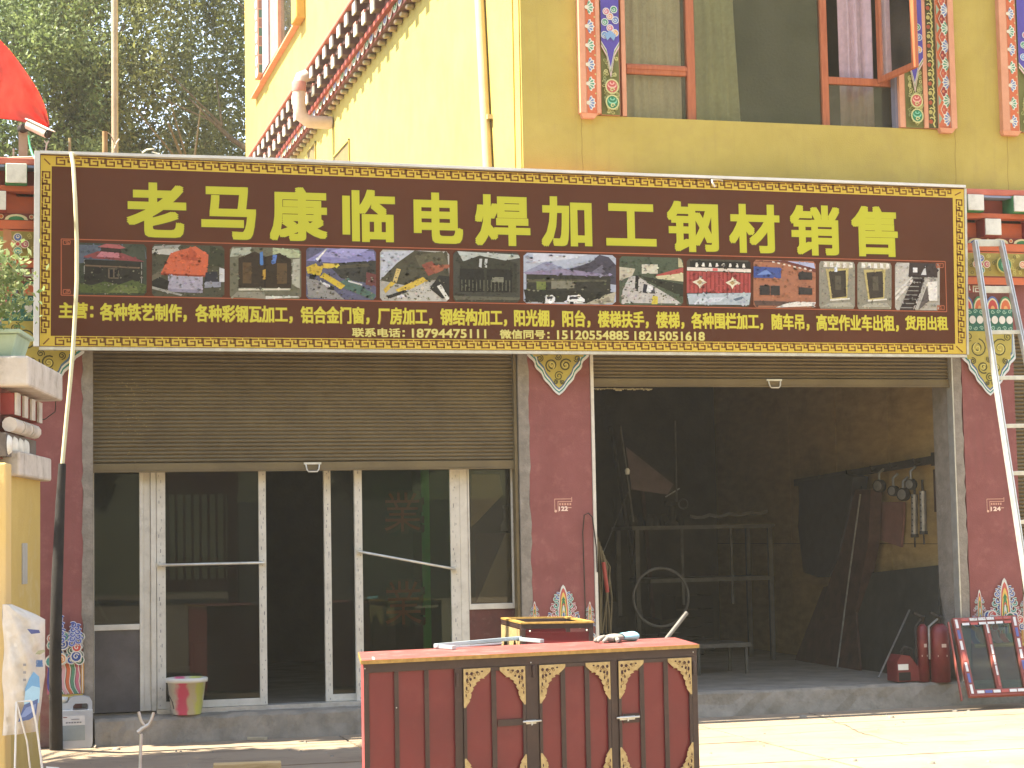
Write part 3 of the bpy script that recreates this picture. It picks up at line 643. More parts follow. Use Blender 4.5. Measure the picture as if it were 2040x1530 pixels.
# right jamb strips
strip(1781,1790,-.02, GRYB); strip(1790,1800,.02); strip(1800,1838,.01); strip(1838,1846,.03); strip(1846,1866,.02); strip(1866,1892,.035); strip(1892,1903,.06)
scroll_panel(fx(1801,130,-.011), fx(1837,130,-.011), zs, zt, -.0115, wn)
P = Paint(y=-.0215); x0, x1 = fx(1846.5,130,-.021), fx(1865,130,-.021); P.rect(x0, x1, zs, zt, '4f4a24'); z = zs+.04; k = 0
while z < zt-.1:
    P.stroke([(x0+.06,z-.03),(x0+.045,z),(x0+.06,z+.03),(x0+.05,z+.06)], .014, 'c2b868'); P.circ(x0+.02, z+.02, .02, 'b5a95c' if k % 2 else 'a8502c', n=8); P.stroke([(x0+.01,z+.05),(x0+.03,z+.06),(x0+.045,z+.05)], .009, 'd0c67a'); z += .085; k += 1
P.done('painted_strip', wn)
lotus_strip(fx(1867,130,-.036), fx(1891,130,-.036), zs, zt, -.0355, -1, wn, dia=True)
# second window at the frame's right edge
w2 = obj('upper_window', B(fx(1992,130), fx(1995,130), -.03, .25, zs, zt), GRYB, bld)
def strip2(pa, pb, d, m=SALM): return obj('architrave', B(fx(pa,130,-d), fx(pb,130,-d), -d, .1, zs-.0, zt), m, w2, bevel=.002)
strip2(1994,2008,.06); strip2(2008,2026,.05); strip2(2026,2080,.02)
lotus_strip(fx(2009,130,-.051), fx(2025,130,-.051), zs, zt, -.0505, 1, w2); scroll_panel(fx(2027,130,-.021), fx(2075,130,-.021), zs, zt, -.0215, w2)
obj('pane', B(fx(2080,130,.1), 10.8, .12, .126, zs, zt), GL_WIN, w2)
# wooden frame
YW = .13
def wx(px, py=130): return fx(px, py, YW)
def wz(py, px=1500): return fz(px, py, YW)
x0, x1 = wx(1243), wx(1792)
m = MB(); m.box(x0, x0+.02, YW, YW+.06, zs, zt); m.box(x1-.03, x1, YW, YW+.06, zs, zt); obj('window_frame', m, WOOD, wn, bevel=.004)
for a_, b_ in ((1368,1384),(1636,1649)): obj('mullion', B(wx(a_), wx(b_), YW-.01, YW+.06, zs, zt), WOOD, wn, bevel=.004)
zl = wz(139, 1310); obj('transom', B(x0+.02, wx(1368), YW-.004, YW+.05, zl-.045, zl+.045), WOOD, wn, bevel=.01)
obj('glazing_bar', B(x0+.02, wx(1368), YW-.012, YW-.004, zl-.004, zl+.03), WOOD, wn, bevel=.004)
zr2 = wz(162, 1710); obj('transom', B(wx(1649), x1-.03, YW-.004, YW+.05, zr2-.035, zr2+.03), WOOD, wn, bevel=.006)
obj('pane', B(x0+.02, wx(1368), YW+.02, YW+.025, zl+.045, zt), GL_WIN, wn); obj('pane', B(x0+.02, wx(1368), YW+.02, YW+.025, zs, zl-.045), GL_WIN, wn)
obj('pane', B(wx(1384), wx(1636), YW+.02, YW+.025, zs, zt), glass('veiled_glass', 'e6e8da', .0, haze=.17, hz='8c8a74'), wn)
obj('pane', B(wx(1649), x1-.03, YW+.02, YW+.025, zs, zr2-.035), GL_WIN, wn)
# open casement, standing out from the wall
xs_ = fx(1747, 160, YW-.02); ya, yb = YW-.03, -.52; z0_, z1_ = zr2-.02, 6.6; f_ = MB(); t = .035; dx = .05
def sp(t_, z): return (xs_+dx*t_, ya+(yb-ya)*t_, z)
for (t0, t1, za, zb_) in ((0,.1,z0_,z1_), (.9,1,z0_,z1_), (.1,.9,z0_,z0_+.055), (.1,.9,z1_-.055,z1_)):
    a, b = Vector(sp(t0,za)), Vector(sp(t1,za)); o = Vector((t,0,0)); h = Vector((0,0,zb_-za)); f_.hexa([a, b, b+o, a+o][::-1], [a+h, b+h, b+o+h, a+o+h][::-1])
cs = obj('open_sash', f_, WOOD, wn, bevel=.004)
a, b = Vector(sp(.1,z0_+.055)), Vector(sp(.9,z0_+.055)); m = MB(); o = Vector((.005,0,0)); k = Vector((.015,0,0)); h = Vector((0,0,z1_-z0_-.11)); m.hexa([a+k, b+k, b+o+k, a+o+k][::-1], [a+h+k, b+h+k, b+o+h+k, a+o+h+k][::-1]); obj('pane', m, glass('sash_glass', '8a877c', .05, haze=.35, hz='7d7266'), cs)
# curtains: pleated sheets
LACE = mat('lace_curtain', 'f2eae0', 'e0d6cb', rough=.95, scale=30, bump=.3, fine=200)
def curtain(x0, x1, y, label, mtl, folds, z0=zs+.01, z1=zt-.03, lean=.0):
    m = MB(); n = folds*8; vs = []
    for i in range(n+1):
        t = i/n; x = x0+(x1-x0)*t; yy = y+.028*sin(t*folds*2*pi)+.012*sin(t*folds*4.7*pi)
        vs += [(x+lean*t, yy, z0), (x+.01*sin(t*9), yy*1.0, (z0+z1)/2), (x, yy, z1)]
    m.raw(vs, [(3*i+k, 3*i+3+k, 3*i+4+k, 3*i+1+k) for i in range(n) for k in (0,1)], smooth=True)
    return obj('curtain', m, mtl, None, label, 'curtain', group='curtains in the upper window')
curtain(wx(1250), wx(1362), .215, 'grey lace curtain filling the narrow light at the left of the upper window', LACE, 5)
curtain(wx(1392), wx(1470), .215, 'grey lace curtain hanging at the left of the large dark pane', LACE, 3, lean=.05)
curtain(wx(1688), wx(1755), .30, 'mauve curtain hanging in the opening beside the open casement', mat('mauve_curtain', 'd0b6ba', 'bba3a8', rough=.95, scale=20, bump=.3, fine=150), 3)
# ================================================================ SIDE WALL: cornice, window, vents, pipes
YB0, YB1 = .35, 17.9
def sbox(d0, d1, y0, y1, z0, z1, col=None): return B(XC-d1, XC-d0, y0, y1, z0, z1, col=col)
part('side_cornice', sbox(0, .36, YB0, YB1, 7.58, 7.63), LED, bevel=.01)
part('side_cornice', sbox(0, .24, YB0, YB1, 7.38, 7.43), mat('brown_band', '6e4f44', '5f443a', rough=.85, scale=6))
part('side_cornice', sbox(0, .18, YB0, YB1, 7.20, 7.25), mat('red_band', 'a64f3e', '96453a', rough=.85, scale=6))
m_ = MB(); m_.box(XC-.11, XC-.002, YB0, YB1, 7.10, 7.20); m_.box(XC-.15, XC-.002, YB0, YB1, 7.25, 7.38); m_.box(XC-.19, XC-.002, YB0, YB1, 7.43, 7.58); part('side_cornice', m_, mat('brown_recess', '7a5148', '6b463e', rough=.85, scale=6))
PINK = mat('pink_cap', 'c98a7c', 'b97a6d', rough=.8, scale=6)
def side_pegs(z0, z1, d, cap, ph, n, name):
    me = []
    for k in range(n):
        y = .7+ph+k*.505
        if y > YB1-.2: break
        if not me:
            o = part('corbel', sbox(d-.2, d-.015, y-.09, y+.09, z0+.01, z1), mat('peg_wood', '6c5348', '5c463d', rough=.85)); fobj = obj('corbel_face', sbox(d-.013, d+.006, y-.085, y+.085, z0, z1-.005 if not cap else z1-.035), WHT, o)
            c_ = obj('corbel_cap', sbox(d-.013, d+.01, y-.085, y+.085, z1-.03, z1), cap, o) if cap else None
            me = [(o, y, [q for q in (fobj, c_) if q])]; continue
        s_, yy, ch = me[0]; o = s_.copy(); COL.objects.link(o); o.location = (s_.location.x, y-yy, s_.location.z)
        o.location = Vector(s_.location)+Vector((0, y-yy, 0))
        for q in ch: q2 = q.copy(); COL.objects.link(q2); q2.parent = o
side_pegs(7.435, 7.575, .33, None, 0, 36, 'a'); side_pegs(7.255, 7.40, .27, PINK, .25, 36, 'b')
P = Paint(mapf=lambda u, v: Vector((XC-.1115, u, v)), nrm=(-1,0,0)); P.rect(YB0, YB1, 7.105, 7.20, 'b0604e'); u = YB0+.1; k = 0
while u < YB1-.4:
    P.poly([(u, 7.20)]+[(u+.12-.12*cos(pi*i/8), 7.19-.08*sin(pi*i/8)) for i in range(9)]+[(u+.24, 7.20)], 'd9cdb0'); P.poly([(u+.03, 7.20)]+[(u+.12-.09*cos(pi*i/8), 7.19-.055*sin(pi*i/8)) for i in range(9)]+[(u+.21, 7.20)], (GRN,ORN,BLU)[k % 3]); P.spiral(u+.12, 7.16, .03, .012, 'd9cdb0', 1, 0); u += .26; k += 1
P.done('painted_frieze')
PIER_T = mat('muted_bracket', 'c9a07c', '8f9a7c', rough=.8, scale=9)
for k in range(60):                                              # rounded painted brackets under the frieze
    y = YB0+.15+k*.3
    if y > YB1-.2: break
    if k == 0: q0 = part('bracket', sbox(0, .09, y-.05, y+.05, 7.05, 7.099), PIER_T, bevel=.02); y0_ = y
    else: o = q0.copy(); COL.objects.link(o); o.location = Vector(q0.location)+Vector((0, y-y0_, 0))
# painted window high on the side wall
y0_, y1_ = onX(607,60,XC-.0).y, onX(509,170,XC).y; zb_, zt_ = 8.95, 11.0
def sX(px, py=100): return onX(px, py, XC-.1).y
part('side_wall', sbox(-.3, 0, 12.6, 17.9, 9.9, 11.5), YEL); part('side_wall', sbox(-.3, 0, .3, 12.6, 9.9, 11.5), YEL)
sw = obj('side_upper_window', sbox(0, .09, 11.5, 16.5, zb_-.03, zb_), SALM, bld)
a = onX(508,170,XC-.16).y
obj('architrave', sbox(0, .16, a-.45, a, 8.98, zt_), SALM, sw); P = Paint(mapf=lambda u, v: Vector((XC-.1615, u, v)), nrm=(-1,0,0)); P.rect(a-.44, a-.02, 8.98, zt_, 'b05a48'); z = 9.05; k = 0
while z < zt_-.1: P.circ(a-.22, z, .12, 'cdd0dc', ry=.08); P.circ(a-.22, z, .08, (BLU,PUR,GRN,ORN)[k % 4], ry=.055); z += .19; k += 1
P.done('painted_strip', sw)
P = Paint(mapf=lambda u, v: Vector((u, a-.452, v)), nrm=(0,-1,0)); z = 9.0; k = 0
while z < zt_-.1: P.rect(XC-.155, XC-.003, z, z+.13, ('4f6a50','9a6a52')[k % 2]); z += .15; k += 1
P.done('painted_strip', sw)
obj('architrave', sbox(0, .10, a-1.15, a-.46, 8.98, zt_), mat('grey_architrave', '8e8d92', '7c7b80', rough=.8), sw)
obj('architrave', sbox(0, .07, a-2.0, a-1.16, 9.0, zt_), SALM, sw); obj('pane', sbox(0, .02, 11.6, a-2.0, 9.0, zt_), GL_WIN, sw)
q0 = onX(580,45,XC-.14).y; q1 = q0-.45
part('balcony_box', sbox(0, .14, q1, q0, onX(582,48,XC-.14).z, 11.2), mat('ochre_render', 'b8934a', 'a5833f', rough=.9, scale=4), bevel=.02)
# square vents
VENT = mat('vent_dark', '7d6a42', '6a5a38', rough=.95)
for px, vz_, vw in ((681,6.44,.55),(621,6.93,.36)):
    yy = onX(px,300,XC).y; o = part('vent', sbox(-.001, .004, yy-vw, yy+vw, vz_-.6, vz_), VENT); m = MB()
    for dz in (0,): m.box(XC-.02, XC-.004, yy-vw-.02, yy-vw, vz_-.62, vz_+.02); m.box(XC-.02, XC-.004, yy-vw-.02, yy+vw, vz_, vz_+.02)
    obj('vent_frame', m, YEL, o)
# fat elbow of a drain pipe breaking the cornice, and the thin pipe nearer the corner
PIPE = mat('pale_pipe', 'd8c0ac', 'c4aa96', rough=.6, scale=6)
yy = onX(596,200,XC-.44).y; ez = lambda py: onX(596,py,XC-.44).z; m = MB(); m.tube([(XC-.1,yy,ez(146)),(XC-.3,yy,ez(147)),(XC-.41,yy,ez(154)),(XC-.44,yy,ez(168)),(XC-.44,yy,ez(215)),(XC-.41,yy,ez(232)),(XC-.32,yy,ez(242)),(XC-.02,yy,ez(243))], .085, 14); dp = part('drain_elbow', m, PIPE); m = MB(); m.lathe((XC-.44,yy,ez(183)), [(.09,0),(.093,.01),(.093,.12),(.09,.13)], 16); obj('pipe_collar', m, PINK, dp)
m = MB(); a_, b_ = onX(955,0,XC-.05), onX(972,345,XC-.05); ext = a_+(a_-b_)*1.2; m.tube([b_+(b_-a_)*.3, ext], .045, 8); m.box(XC-.05, XC, b_.y-.02, b_.y+.02, 5.2, 5.24); part('thin_pipe', m, mat('tan_pipe_and_shadow', 'c4b084', 'b6a276', rough=.6))  # tan pipe thickened, its own shadow stripe put into the width
# cable fastened down the wall with its clips
# ================================================================ THE SIGNBOARD
SY = -.30
TL, TR, BR, BL = onY(80,307,SY), onY(1921,375,SY), onY(1926,706,SY), onY(78,690,SY)
sg = thing('signboard', 'long brown and yellow banner sign lettered with yellow Chinese characters over the shutters', 'sign', ((TL.x+TR.x)/2, SY, BL.z))
m = MB(); q = [BL, BR, TR, TL]; m.prism([p+Vector((0,.05,0)) for p in q], (0,-.05,0)); panel = obj('panel', m, mat('brown_vinyl', '54290f', '4a230c', rough=.55, spec=.2, scale=1.0, bump=.05, fine=6), sg)
m = MB()
for a_, b_ in ((TL,TR),(BL,BR),(BL,TL),(BR,TR)): m.bar(a_+Vector((0,.03,0)), b_+Vector((0,.03,0)), .05, .05, upv=(0,1,0))
for t in (.12,.3,.5,.7,.88):
    p0 = TL.lerp(TR, t); m.bar(p0+Vector((0,.05,-.1)), (p0.x, .0, p0.z-.1), .03, .03)
    p0 = BL.lerp(BR, t); m.bar(p0+Vector((0,.05,.15)), (p0.x, .0, p0.z+.15), .03, .03)
obj('back_frame', m, ALU, sg)
m = MB(); wob = [0,.004,.012,.010,.005,.002,.0,-.001,0,.002,.001,0]
for i in range(11):
    a_, b_ = TL.lerp(TR, i/11), TL.lerp(TR, (i+1)/11); m.bar(a_+Vector((0,-.0,.012+wob[i])), b_+Vector((0,0,.012+wob[i+1])), .06, .022, upv=(0,0,1))
m.bar(BL+Vector((-.022,0,0)), TL+Vector((-.022,0,.02)), .04, .055, upv=(0,1,0)); obj('edge_strip', m, mat('white_strip', 'd9d9d2', 'c4c4bc', rough=.45, scale=5), sg)
def spt(px, py): p = onY(px, py, SY-.002); return (p.x, p.z)
P = Paint(y=SY-.001)
yl, br = 'c6a93c', '744a16'
def quad(a, b, c, d, col): P.poly([spt(*a), spt(*b), spt(*c), spt(*d)], col)
o_ = [(81,309),(1920,377),(1925,705),(79,689)]; i_ = [(103,331),(1898,394),(1903,685),(101,669)]
for k in range(4): P.poly([spt(*o_[k]), spt(*o_[(k+1)%4]), spt(*i_[(k+1)%4]), spt(*i_[k])], yl, nl=(k == 0))
ii = [(104,332),(1897,395),(1902,684),(102,668)]
P.k += 1
# meander fret: one key repeated along the four sides
def fret(a, b, n, flip=1):
    A, Bv = Vector(spt(*a)), Vector(spt(*b)); d = (Bv-A)/n; e = Vector((-d.y, d.x)).normalized()*.058*flip; t = .0115
    def pt(u, v): return A+d*u+e*v
    paths = ([(.02,0),(.02,.9),(.40,.9)], [(.02,.0),(.5,.0),(.5,.52),(.24,.52)], [(.56,.92),(.94,.92),(.94,.35),(.72,.35),(.72,.62)])
    for k in range(n):
        for pth in paths:
            pts = [pt(k+u, v) for u, v in pth]
            for p, q in zip(pts[:-1], pts[1:]):
                dd = (q-p).normalized(); nn = Vector((-dd.y, dd.x))*t/2; p = p-dd*t/2; q = q+dd*t/2
                P.m.poly(P.P([p-nn, q-nn, q+nn, p+nn]), br)
fret((112,327),(1896,390),61); fret((110,686),(1900,700),61); fret((99,342),(97,664),13,-1) ; fret((1916,398),(1921,684),13,-1)
P.k += 1
for a_, b_ in (((88,316),(100,328)), ((1902,389),(1914,383)), ((86,686),(98,674)), ((1905,690),(1918,702))): P.stroke([spt(*a_), spt(*b_)], .01, br); 
P.done('fret_border', sg, PRINT)
# thin copper frame round the strip of pictures
P = Paint(y=SY-.0015); cop = 'a0583a'
cn = [(122,476),(1883,521),(1886,621),(122,588)]
for k in range(4): P.stroke([spt(*cn[k]), spt(*cn[(k+1)%4])], .008, cop)
for (x, y, sx, sy) in ((126,479,1,1),(126,585,1,-1),(1879,525,-1,1),(1881,617,-1,-1)):
    for q in ([(0,0),(14,0),(14,6),(6,6)], [(0,0),(0,8),(14,8)], [(4,3),(10,3),(10,7)]):
        pts = [spt(x+a*sx, y+b*sy) for a, b in q]
        for p_, q_ in zip(pts[:-1], pts[1:]): P.stroke([p_, q_], .007, cop, nl=False)
P.done('picture_frame', sg, PRINT)
# the twelve big characters
big = [('老',252,371,364,473),('马',401,510,372,477),('康',537,652,373,480),('临',682,787,378,482),('电',824,922,384,485),('焊',946,1056,388,490),('加',1078,1179,392,492),('工',1207,1307,406,490),('钢',1329,1431,401,502),('材',1452,1553,407,504),('销',1574,1673,409,509),('售',1696,1788,411,511)]
for ch, x0, x1, y0, y1 in big:
    cx, cy = (x0+x1)/2, (y0+y1)/2; X0, X1 = spt(x0,cy)[0], spt(x1,cy)[0]; z1_, z0_ = spt(cx,y0)[1], spt(cx,y1)[1]
    mesh_text(ch, X0-.004, X1+.006, z0_-.008, z1_+.002, SY-.0022, PRINT, 'character', sg, bold=.0175, col='4f3c16')
    mesh_text(ch, X0, X1, z0_, z1_, SY-.0036, PRINT, 'character', sg, bold=.0145, col='b3b22c', label='big yellow character '+ch)
def line(segs, yfun0, yfun1, col, off):
    for t, x0, x1 in segs:
        cx = (x0+x1)/2; X0 = spt(x0,640)[0]; X1 = spt(x1,640)[0]
        mesh_text(t, X0-.0, X1+.004, spt(cx,yfun1(cx))[1]-.004, spt(cx,yfun0(cx))[1], SY-.0022, PRINT, 'lettering', sg, bold=off+.0035, col='7e561c')
        mesh_text(t, X0, X1, spt(cx,yfun1(cx))[1], spt(cx,yfun0(cx))[1], SY-.0036, PRINT, 'lettering', sg, bold=off, col=col)
f0 = lambda x: 602+(x-117)*.0158; f1 = lambda x: 634+(x-117)*.0138; fc = lambda x: f1(x)+4
L1 = [('主营：',117,186),('各种铁艺制作，',199,372),('各种彩钢瓦加工，',389,583),('铝合金门窗，',599,736),('厂房加工，',752,861),('钢结构加工，',877,1010),('阳光棚，',1024,1104),('阳台，',1120,1176),('楼梯扶手，',1191,1292),('楼梯，',1307,1363),('各种围栏加工，',1377,1520),('随车吊，',1537,1612),('高空作业车出租，',1626,1790),('货用出租',1803,1888)]
line([s for s in L1 if '，' in s[0]], f0, fc, 'c2b93a', .0036); line([s for s in L1 if '，' not in s[0]], f0, f1, 'c2b93a', .0036)
g0 = lambda x: 653+(x-701)*.0118; g1 = lambda x: 671+(x-701)*.0118
line([('联系电话：',701,806),('18794475111',820,968),('微信同号：',995,1094),('15120554885',1109,1252),('18215051618',1263,1403)], g0, g1, 'c8c06c', .0022)
# the thirteen printed pictures; flat print, drawn as shapes in the unit square (x right, y up)
PH = {}
PH[0] = [('3c4434',[0,0,1,0,1,1,0,1]),('5a6472',[0,.6,1,.72,1,1,0,1]),('454b3c',[.45,.7,1,.55,1,1,.7,1]),('2c2a22',[.1,.2,.95,.18,.95,.66,.12,.68]),('8a4444',[.1,.74,.3,.84,.62,.83,.97,.66,.9,.66,.1,.71]),('c07a80',[.28,.74,.35,.84,.6,.82,.62,.72]),('3a2c24',[.33,.84,.64,.82,.62,.93,.35,.93]),('a85a58',[.3,.93,.42,.99,.6,.98,.7,.92,.62,.9,.35,.92]),('6e5a44',[.12,.58,.9,.55,.9,.52,.12,.55]),('6a5c4a',[.45,.32,.6,.32,.6,.52,.45,.52]),('1c1a18',[.47,.34,.52,.34,.52,.5,.47,.5]),('1c1a18',[.54,.34,.59,.34,.59,.5,.54,.5]),('1f1c18',[.24,.42,.34,.42,.34,.52,.24,.52]),('8a8a80',[.1,.68,.115,.68,.115,.4,.1,.4]),('8a8a80',[.92,.64,.935,.64,.935,.15,.92,.15]),('4e5a2c',[0,0,1,0,1,.2,.8,.3,.6,.2,.4,.26,.2,.18,0,.25]),('66703a',[.45,.05,.9,.04,.85,.18,.6,.2])]
PH[1] = [('4b4a38',[0,0,1,0,1,1,0,1]),('b8b6a8',[0,.88,.35,.95,.4,.85,.25,.8,0,.82]),('9a9a90',[0,1,.4,1,.35,.93,0,.9]),('6b6450',[0,.4,.15,.55,.1,.2,0,.2]),('a9a4b0',[.22,.1,.7,.08,.7,.42,.22,.42]),('8d8896',[.22,.1,.7,.08,.7,.14,.22,.16]),('c75e36',[.12,.45,.26,.84,.6,.98,.78,.82,.76,.42]),('b24e2c',[.45,.7,.52,.96,.62,.84,.6,.7]),('a8482a',[.4,.72,.62,.70,.64,.76,.42,.78]),('8f3c22',[.12,.45,.76,.42,.76,.39,.12,.42]),('c8c8c4',[.93,.3,1,.3,1,.55,.93,.58]),('2e2e34',[.72,.25,.92,.28,.9,.5,.74,.48]),('8a8c94',[.72,.18,.95,.2,.95,.3,.74,.3]),('26251f',[.0,.15,.2,.12,.24,.3,.1,.38,0,.3]),('9a988c',[0,.15,.4,.02,.42,.05,0,.2]),('3a3c28',[.78,.6,1,.6,1,.9,.8,1])]
PH[2] = [('6c6a54',[0,0,1,0,1,1,0,1]),('a8ad98',[0,.8,.3,.85,.3,1,0,1]),('b0b890',[.6,.8,.98,.82,1,1,.6,1]),('35291a',[.12,.22,.86,.22,.86,.78,.7,.9,.5,.82,.35,.92,.12,.78]),('1e1811',[.48,.22,.5,.22,.5,.8,.48,.8]),('5c472a',[.18,.3,.3,.3,.3,.7,.18,.7]),('5c472a',[.66,.3,.8,.3,.8,.7,.66,.7]),('b8902c',[.46,.38,.5,.38,.5,.58,.46,.56]),('4a78b0',[.42,.65,.47,.66,.46,.92,.42,.9]),('5a7ab8',[.6,.68,.64,.7,.66,.86,.6,.86]),('cfc9b0',[.12,.16,.86,.18,.86,.21,.12,.2]),('8a8672',[0,0,.5,0,.48,.14,.1,.14]),('cfcdbe',[.5,.0,1,0,.98,.06,.5,.06]),('a9a793',[.87,.3,.98,.2,.98,.8,.88,.78])]
PH[3] = [('5c5c74',[0,0,1,0,1,1,0,1]),('8583b0',[0,.75,.3,1,1,1,1,.72,.5,.7]),('9c9ac4',[.1,.85,.5,1,.9,1,.6,.8]),('3a3a34',[.3,.7,1,.78,1,.3,.5,.42]),('4e4a3a',[.42,.66,.9,.72,.92,.66,.45,.6]),('8e8c86',[0,0,.55,0,.3,.3,0,.45]),('4e6a5e',[.4,.3,.95,0,1,.1,.6,.42]),('c7a92c',[.02,.5,.2,.46,.24,.62,.1,.68,.0,.62]),('c9ad2e',[.2,.44,.5,.2,.56,.28,.26,.52]),('d0b440',[.2,.62,.32,.6,.48,.66,.46,.7,.24,.7]),('1d1d1c',[.04,.4,.12,.38,.12,.46,.05,.48]),('1d1d1c',[.3,.2,.4,.18,.4,.26,.32,.28]),('d8d8d4',[.2,.32,.34,.24,.34,.28,.2,.37]),('e0ded4',[.14,.78,.18,.78,.3,.98,.28,.98]),('6a3a36',[.85,.3,1,.26,1,.5,.86,.55]),('c9c9c2',[.6,.35,.8,.28,.8,.31,.6,.38])]
PH[4] = [('a9a79c',[0,0,1,0,1,1,0,1]),('b9bdc4',[0,1,.6,1,.3,.75,0,.4]),('4d4a38',[0,.4,.25,.75,.5,1,1,1,1,.5,.4,.3]),('5e5a44',[.5,.9,.9,1,1,.7,.6,.6]),('8a4a38',[.6,.72,.75,.8,.85,.6,.7,.5]),('9c5a3e',[.7,.7,1,.74,1,.68,.8,.55]),('b8b5a8',[.3,0,.9,0,.7,.35,.45,.4]),('c9a936',[.08,.15,.22,.35,.16,.38,.05,.22]),('cdb03c',[.22,.22,.62,.48,.68,.4,.3,.14]),('c9b06a',[.18,.38,.24,.36,.3,.62,.24,.64]),('26241f',[.12,.04,.4,.18,.36,.22,.1,.1]),('d9d9d2',[.24,.06,.4,.1,.4,.14,.25,.1]),('2b2a26',[.72,.25,.9,.05,1,.1,1,.5,.85,.52]),('d4d2c4',[.82,.3,.96,.02,1,.05,.88,.34])]
PH[5] = [('44443a',[0,0,1,0,1,1,0,1]),('b4bab0',[.06,1,1,1,1,.9,.7,.82,.4,.93,.15,.8]),('38382c',[.08,.2,.95,.2,.95,.8,.6,.88,.4,.92,.1,.78]),('24241e',[.1,.2,.46,.2,.46,.66,.1,.66]),('24241e',[.5,.2,.88,.2,.88,.66,.5,.66])]+[('5e5e4c',[.12+i*.055,.22,.135+i*.055,.22,.135+i*.055,.44,.12+i*.055,.44]) for i in range(14)]+[('7c7c68',[.58,.4,.75,.4,.75,.5,.58,.5]),('b8bab4',[.38,.7,.42,.68,.43,.86,.39,.86]),('b8bab4',[.46,.7,.5,.68,.51,.86,.47,.86]),('5c5a48',[0,0,1,0,1,.1,0,.12])]
PH[6] = [('a9b0bc',[0,0,1,0,1,1,0,1]),('c4c8d0',[.1,.8,.5,.9,.7,1,.1,1]),('8d90a4',[0,.62,.25,.84,.45,.7,.6,.78,.6,.6,0,.6]),('474450',[.5,.7,.72,.84,.82,1,.92,.96,1,.8,1,.4,.5,.5]),('6c6a78',[.7,.6,.85,.8,.9,.6]),('8a8098',[.0,.62,.45,.7,.95,.6,.9,.57,.02,.58]),('33322a',[.03,.1,.94,.1,.94,.57,.03,.58]),('57543f',[.05,.48,.9,.5,.9,.46,.05,.42]),('7c7a66',[.3,.3,.55,.32,.55,.46,.3,.46]),('6f7a3a',[.14,.28,.24,.28,.24,.44,.14,.44]),('2a2a22',[0,0,1,0,1,.25,0,.28]),('b0a890',[.66,0,1,0,1,.26,.9,.2]),('8e8670',[.76,.04,.95,.05,.92,.16]),('e2e2dc',[.23,.02,.34,.02,.34,.13,.31,.18,.24,.17]),('3a3a40',[.25,.1,.31,.1,.31,.15,.25,.15]),('e2e2dc',[.46,.02,.66,.02,.66,.1,.6,.18,.48,.17]),('3a3a40',[.49,.1,.6,.1,.58,.15,.5,.15]),('1c1c1c',[.5,0,.54,0,.54,.05,.5,.05])]
PH[7] = [('4e5844',[0,0,1,0,1,1,0,1]),('b9b29a',[0,.5,.2,.6,.25,.75,0,.78]),('c9c5b0',[.35,.65,.6,.66,.6,.85,.35,.84]),('8d8a7c',[.38,.7,.42,.7,.42,.78,.38,.78]),('a84a40',[.55,.62,1,.8,1,.68,.6,.6]),('c4bd94',[.55,.6,1,.68,1,.5,.6,.55]),('2e3024',[.35,.6,1,.44,1,.18,.4,.52]),('b9b5ac',[0,0,1,0,.85,.15,.4,.5,.28,.6,.15,.58,.05,.3]),('202020',[.24,.3,.29,.28,.3,.6,.25,.62]),('2c2c34',[.36,.26,.44,.24,.45,.42,.38,.44]),('d4d4d0',[.42,.28,.5,.26,.52,.38,.44,.42]),('4a4a50',[.48,.24,.56,.24,.54,.4]),('c9b83c',[.5,.02,.6,.02,.6,.18,.52,.2]),('b4ac84',[.92,.8,1,.8,1,1,.92,1])]
PH[8] = [('4a4438',[0,0,1,0,1,1,0,1]),('26241f',[.05,.82,1,.82,1,.96,.05,.96]),('b04a44',[0,.28,1,.30,1,.72,0,.74])]+[('8c3430',[.04+i*.065,.29,.06+i*.065,.29,.06+i*.065,.72,.04+i*.065,.72]) for i in range(15)]+[('dcd8cc',[.13+i*.105,.84,.18+i*.105,.84,.165+i*.105,.92,.14+i*.105,.92]) for i in range(8)]+[('d9cfc0',[0,.75,1,.74,1,.81,0,.82]),('c9605c',[.4,.75,.48,.75,.48,.81,.4,.81]),('dcd2b4',[.08,.51,.18,.57,.2,.65,.23,.57,.31,.51,.23,.45,.2,.37,.17,.45]),('a88a5c',[.15,.51,.2,.56,.25,.51,.2,.46]),('dcd2b4',[.6,.51,.69,.57,.71,.65,.74,.57,.83,.51,.74,.45,.71,.37,.68,.45]),('a88a5c',[.66,.51,.71,.56,.76,.51,.71,.46]),('a9b4b8',[0,0,1,0,1,.3,.5,.28,0,.26]),('c4ccd0',[.1,.05,.5,.1,.6,.2,.2,.18]),('5a6a78',[.72,.16,.86,.22,.9,.18,.76,.12])]
PH[9] = [('a36a4c',[0,0,1,0,1,1,0,1]),('aab0cc',[.4,1,1,1,1,.8,.9,.8]),('6e3a30',[0,.97,.5,.95,1,.76,1,.84,.5,1,0,1])]+[('d8d0c0',[.3+i*.085,.95-i*.022,.34+i*.085,.94-i*.022,.34+i*.085,.97-i*.022,.3+i*.085,.98-i*.022]) for i in range(8)]+[('3c4f8c',[0,.62,.44,.62,.44,.84,0,.86]),('6a86c0',[.05,.68,.2,.8,.3,.7]),('35302e',[.72,.6,.94,.6,.94,.76,.72,.77]),('35302e',[.1,.26,.42,.26,.42,.46,.1,.46]),('35302e',[.72,.28,.94,.28,.94,.42,.72,.44]),('8c5a42',[.26,.26,.27,.26,.27,.46,.26,.46]),('5a443a',[0,0,1,0,1,.12,0,.14]),('d8d4c8',[.35,.0,1,0,1,.12,.7,.13,.5,.08])]
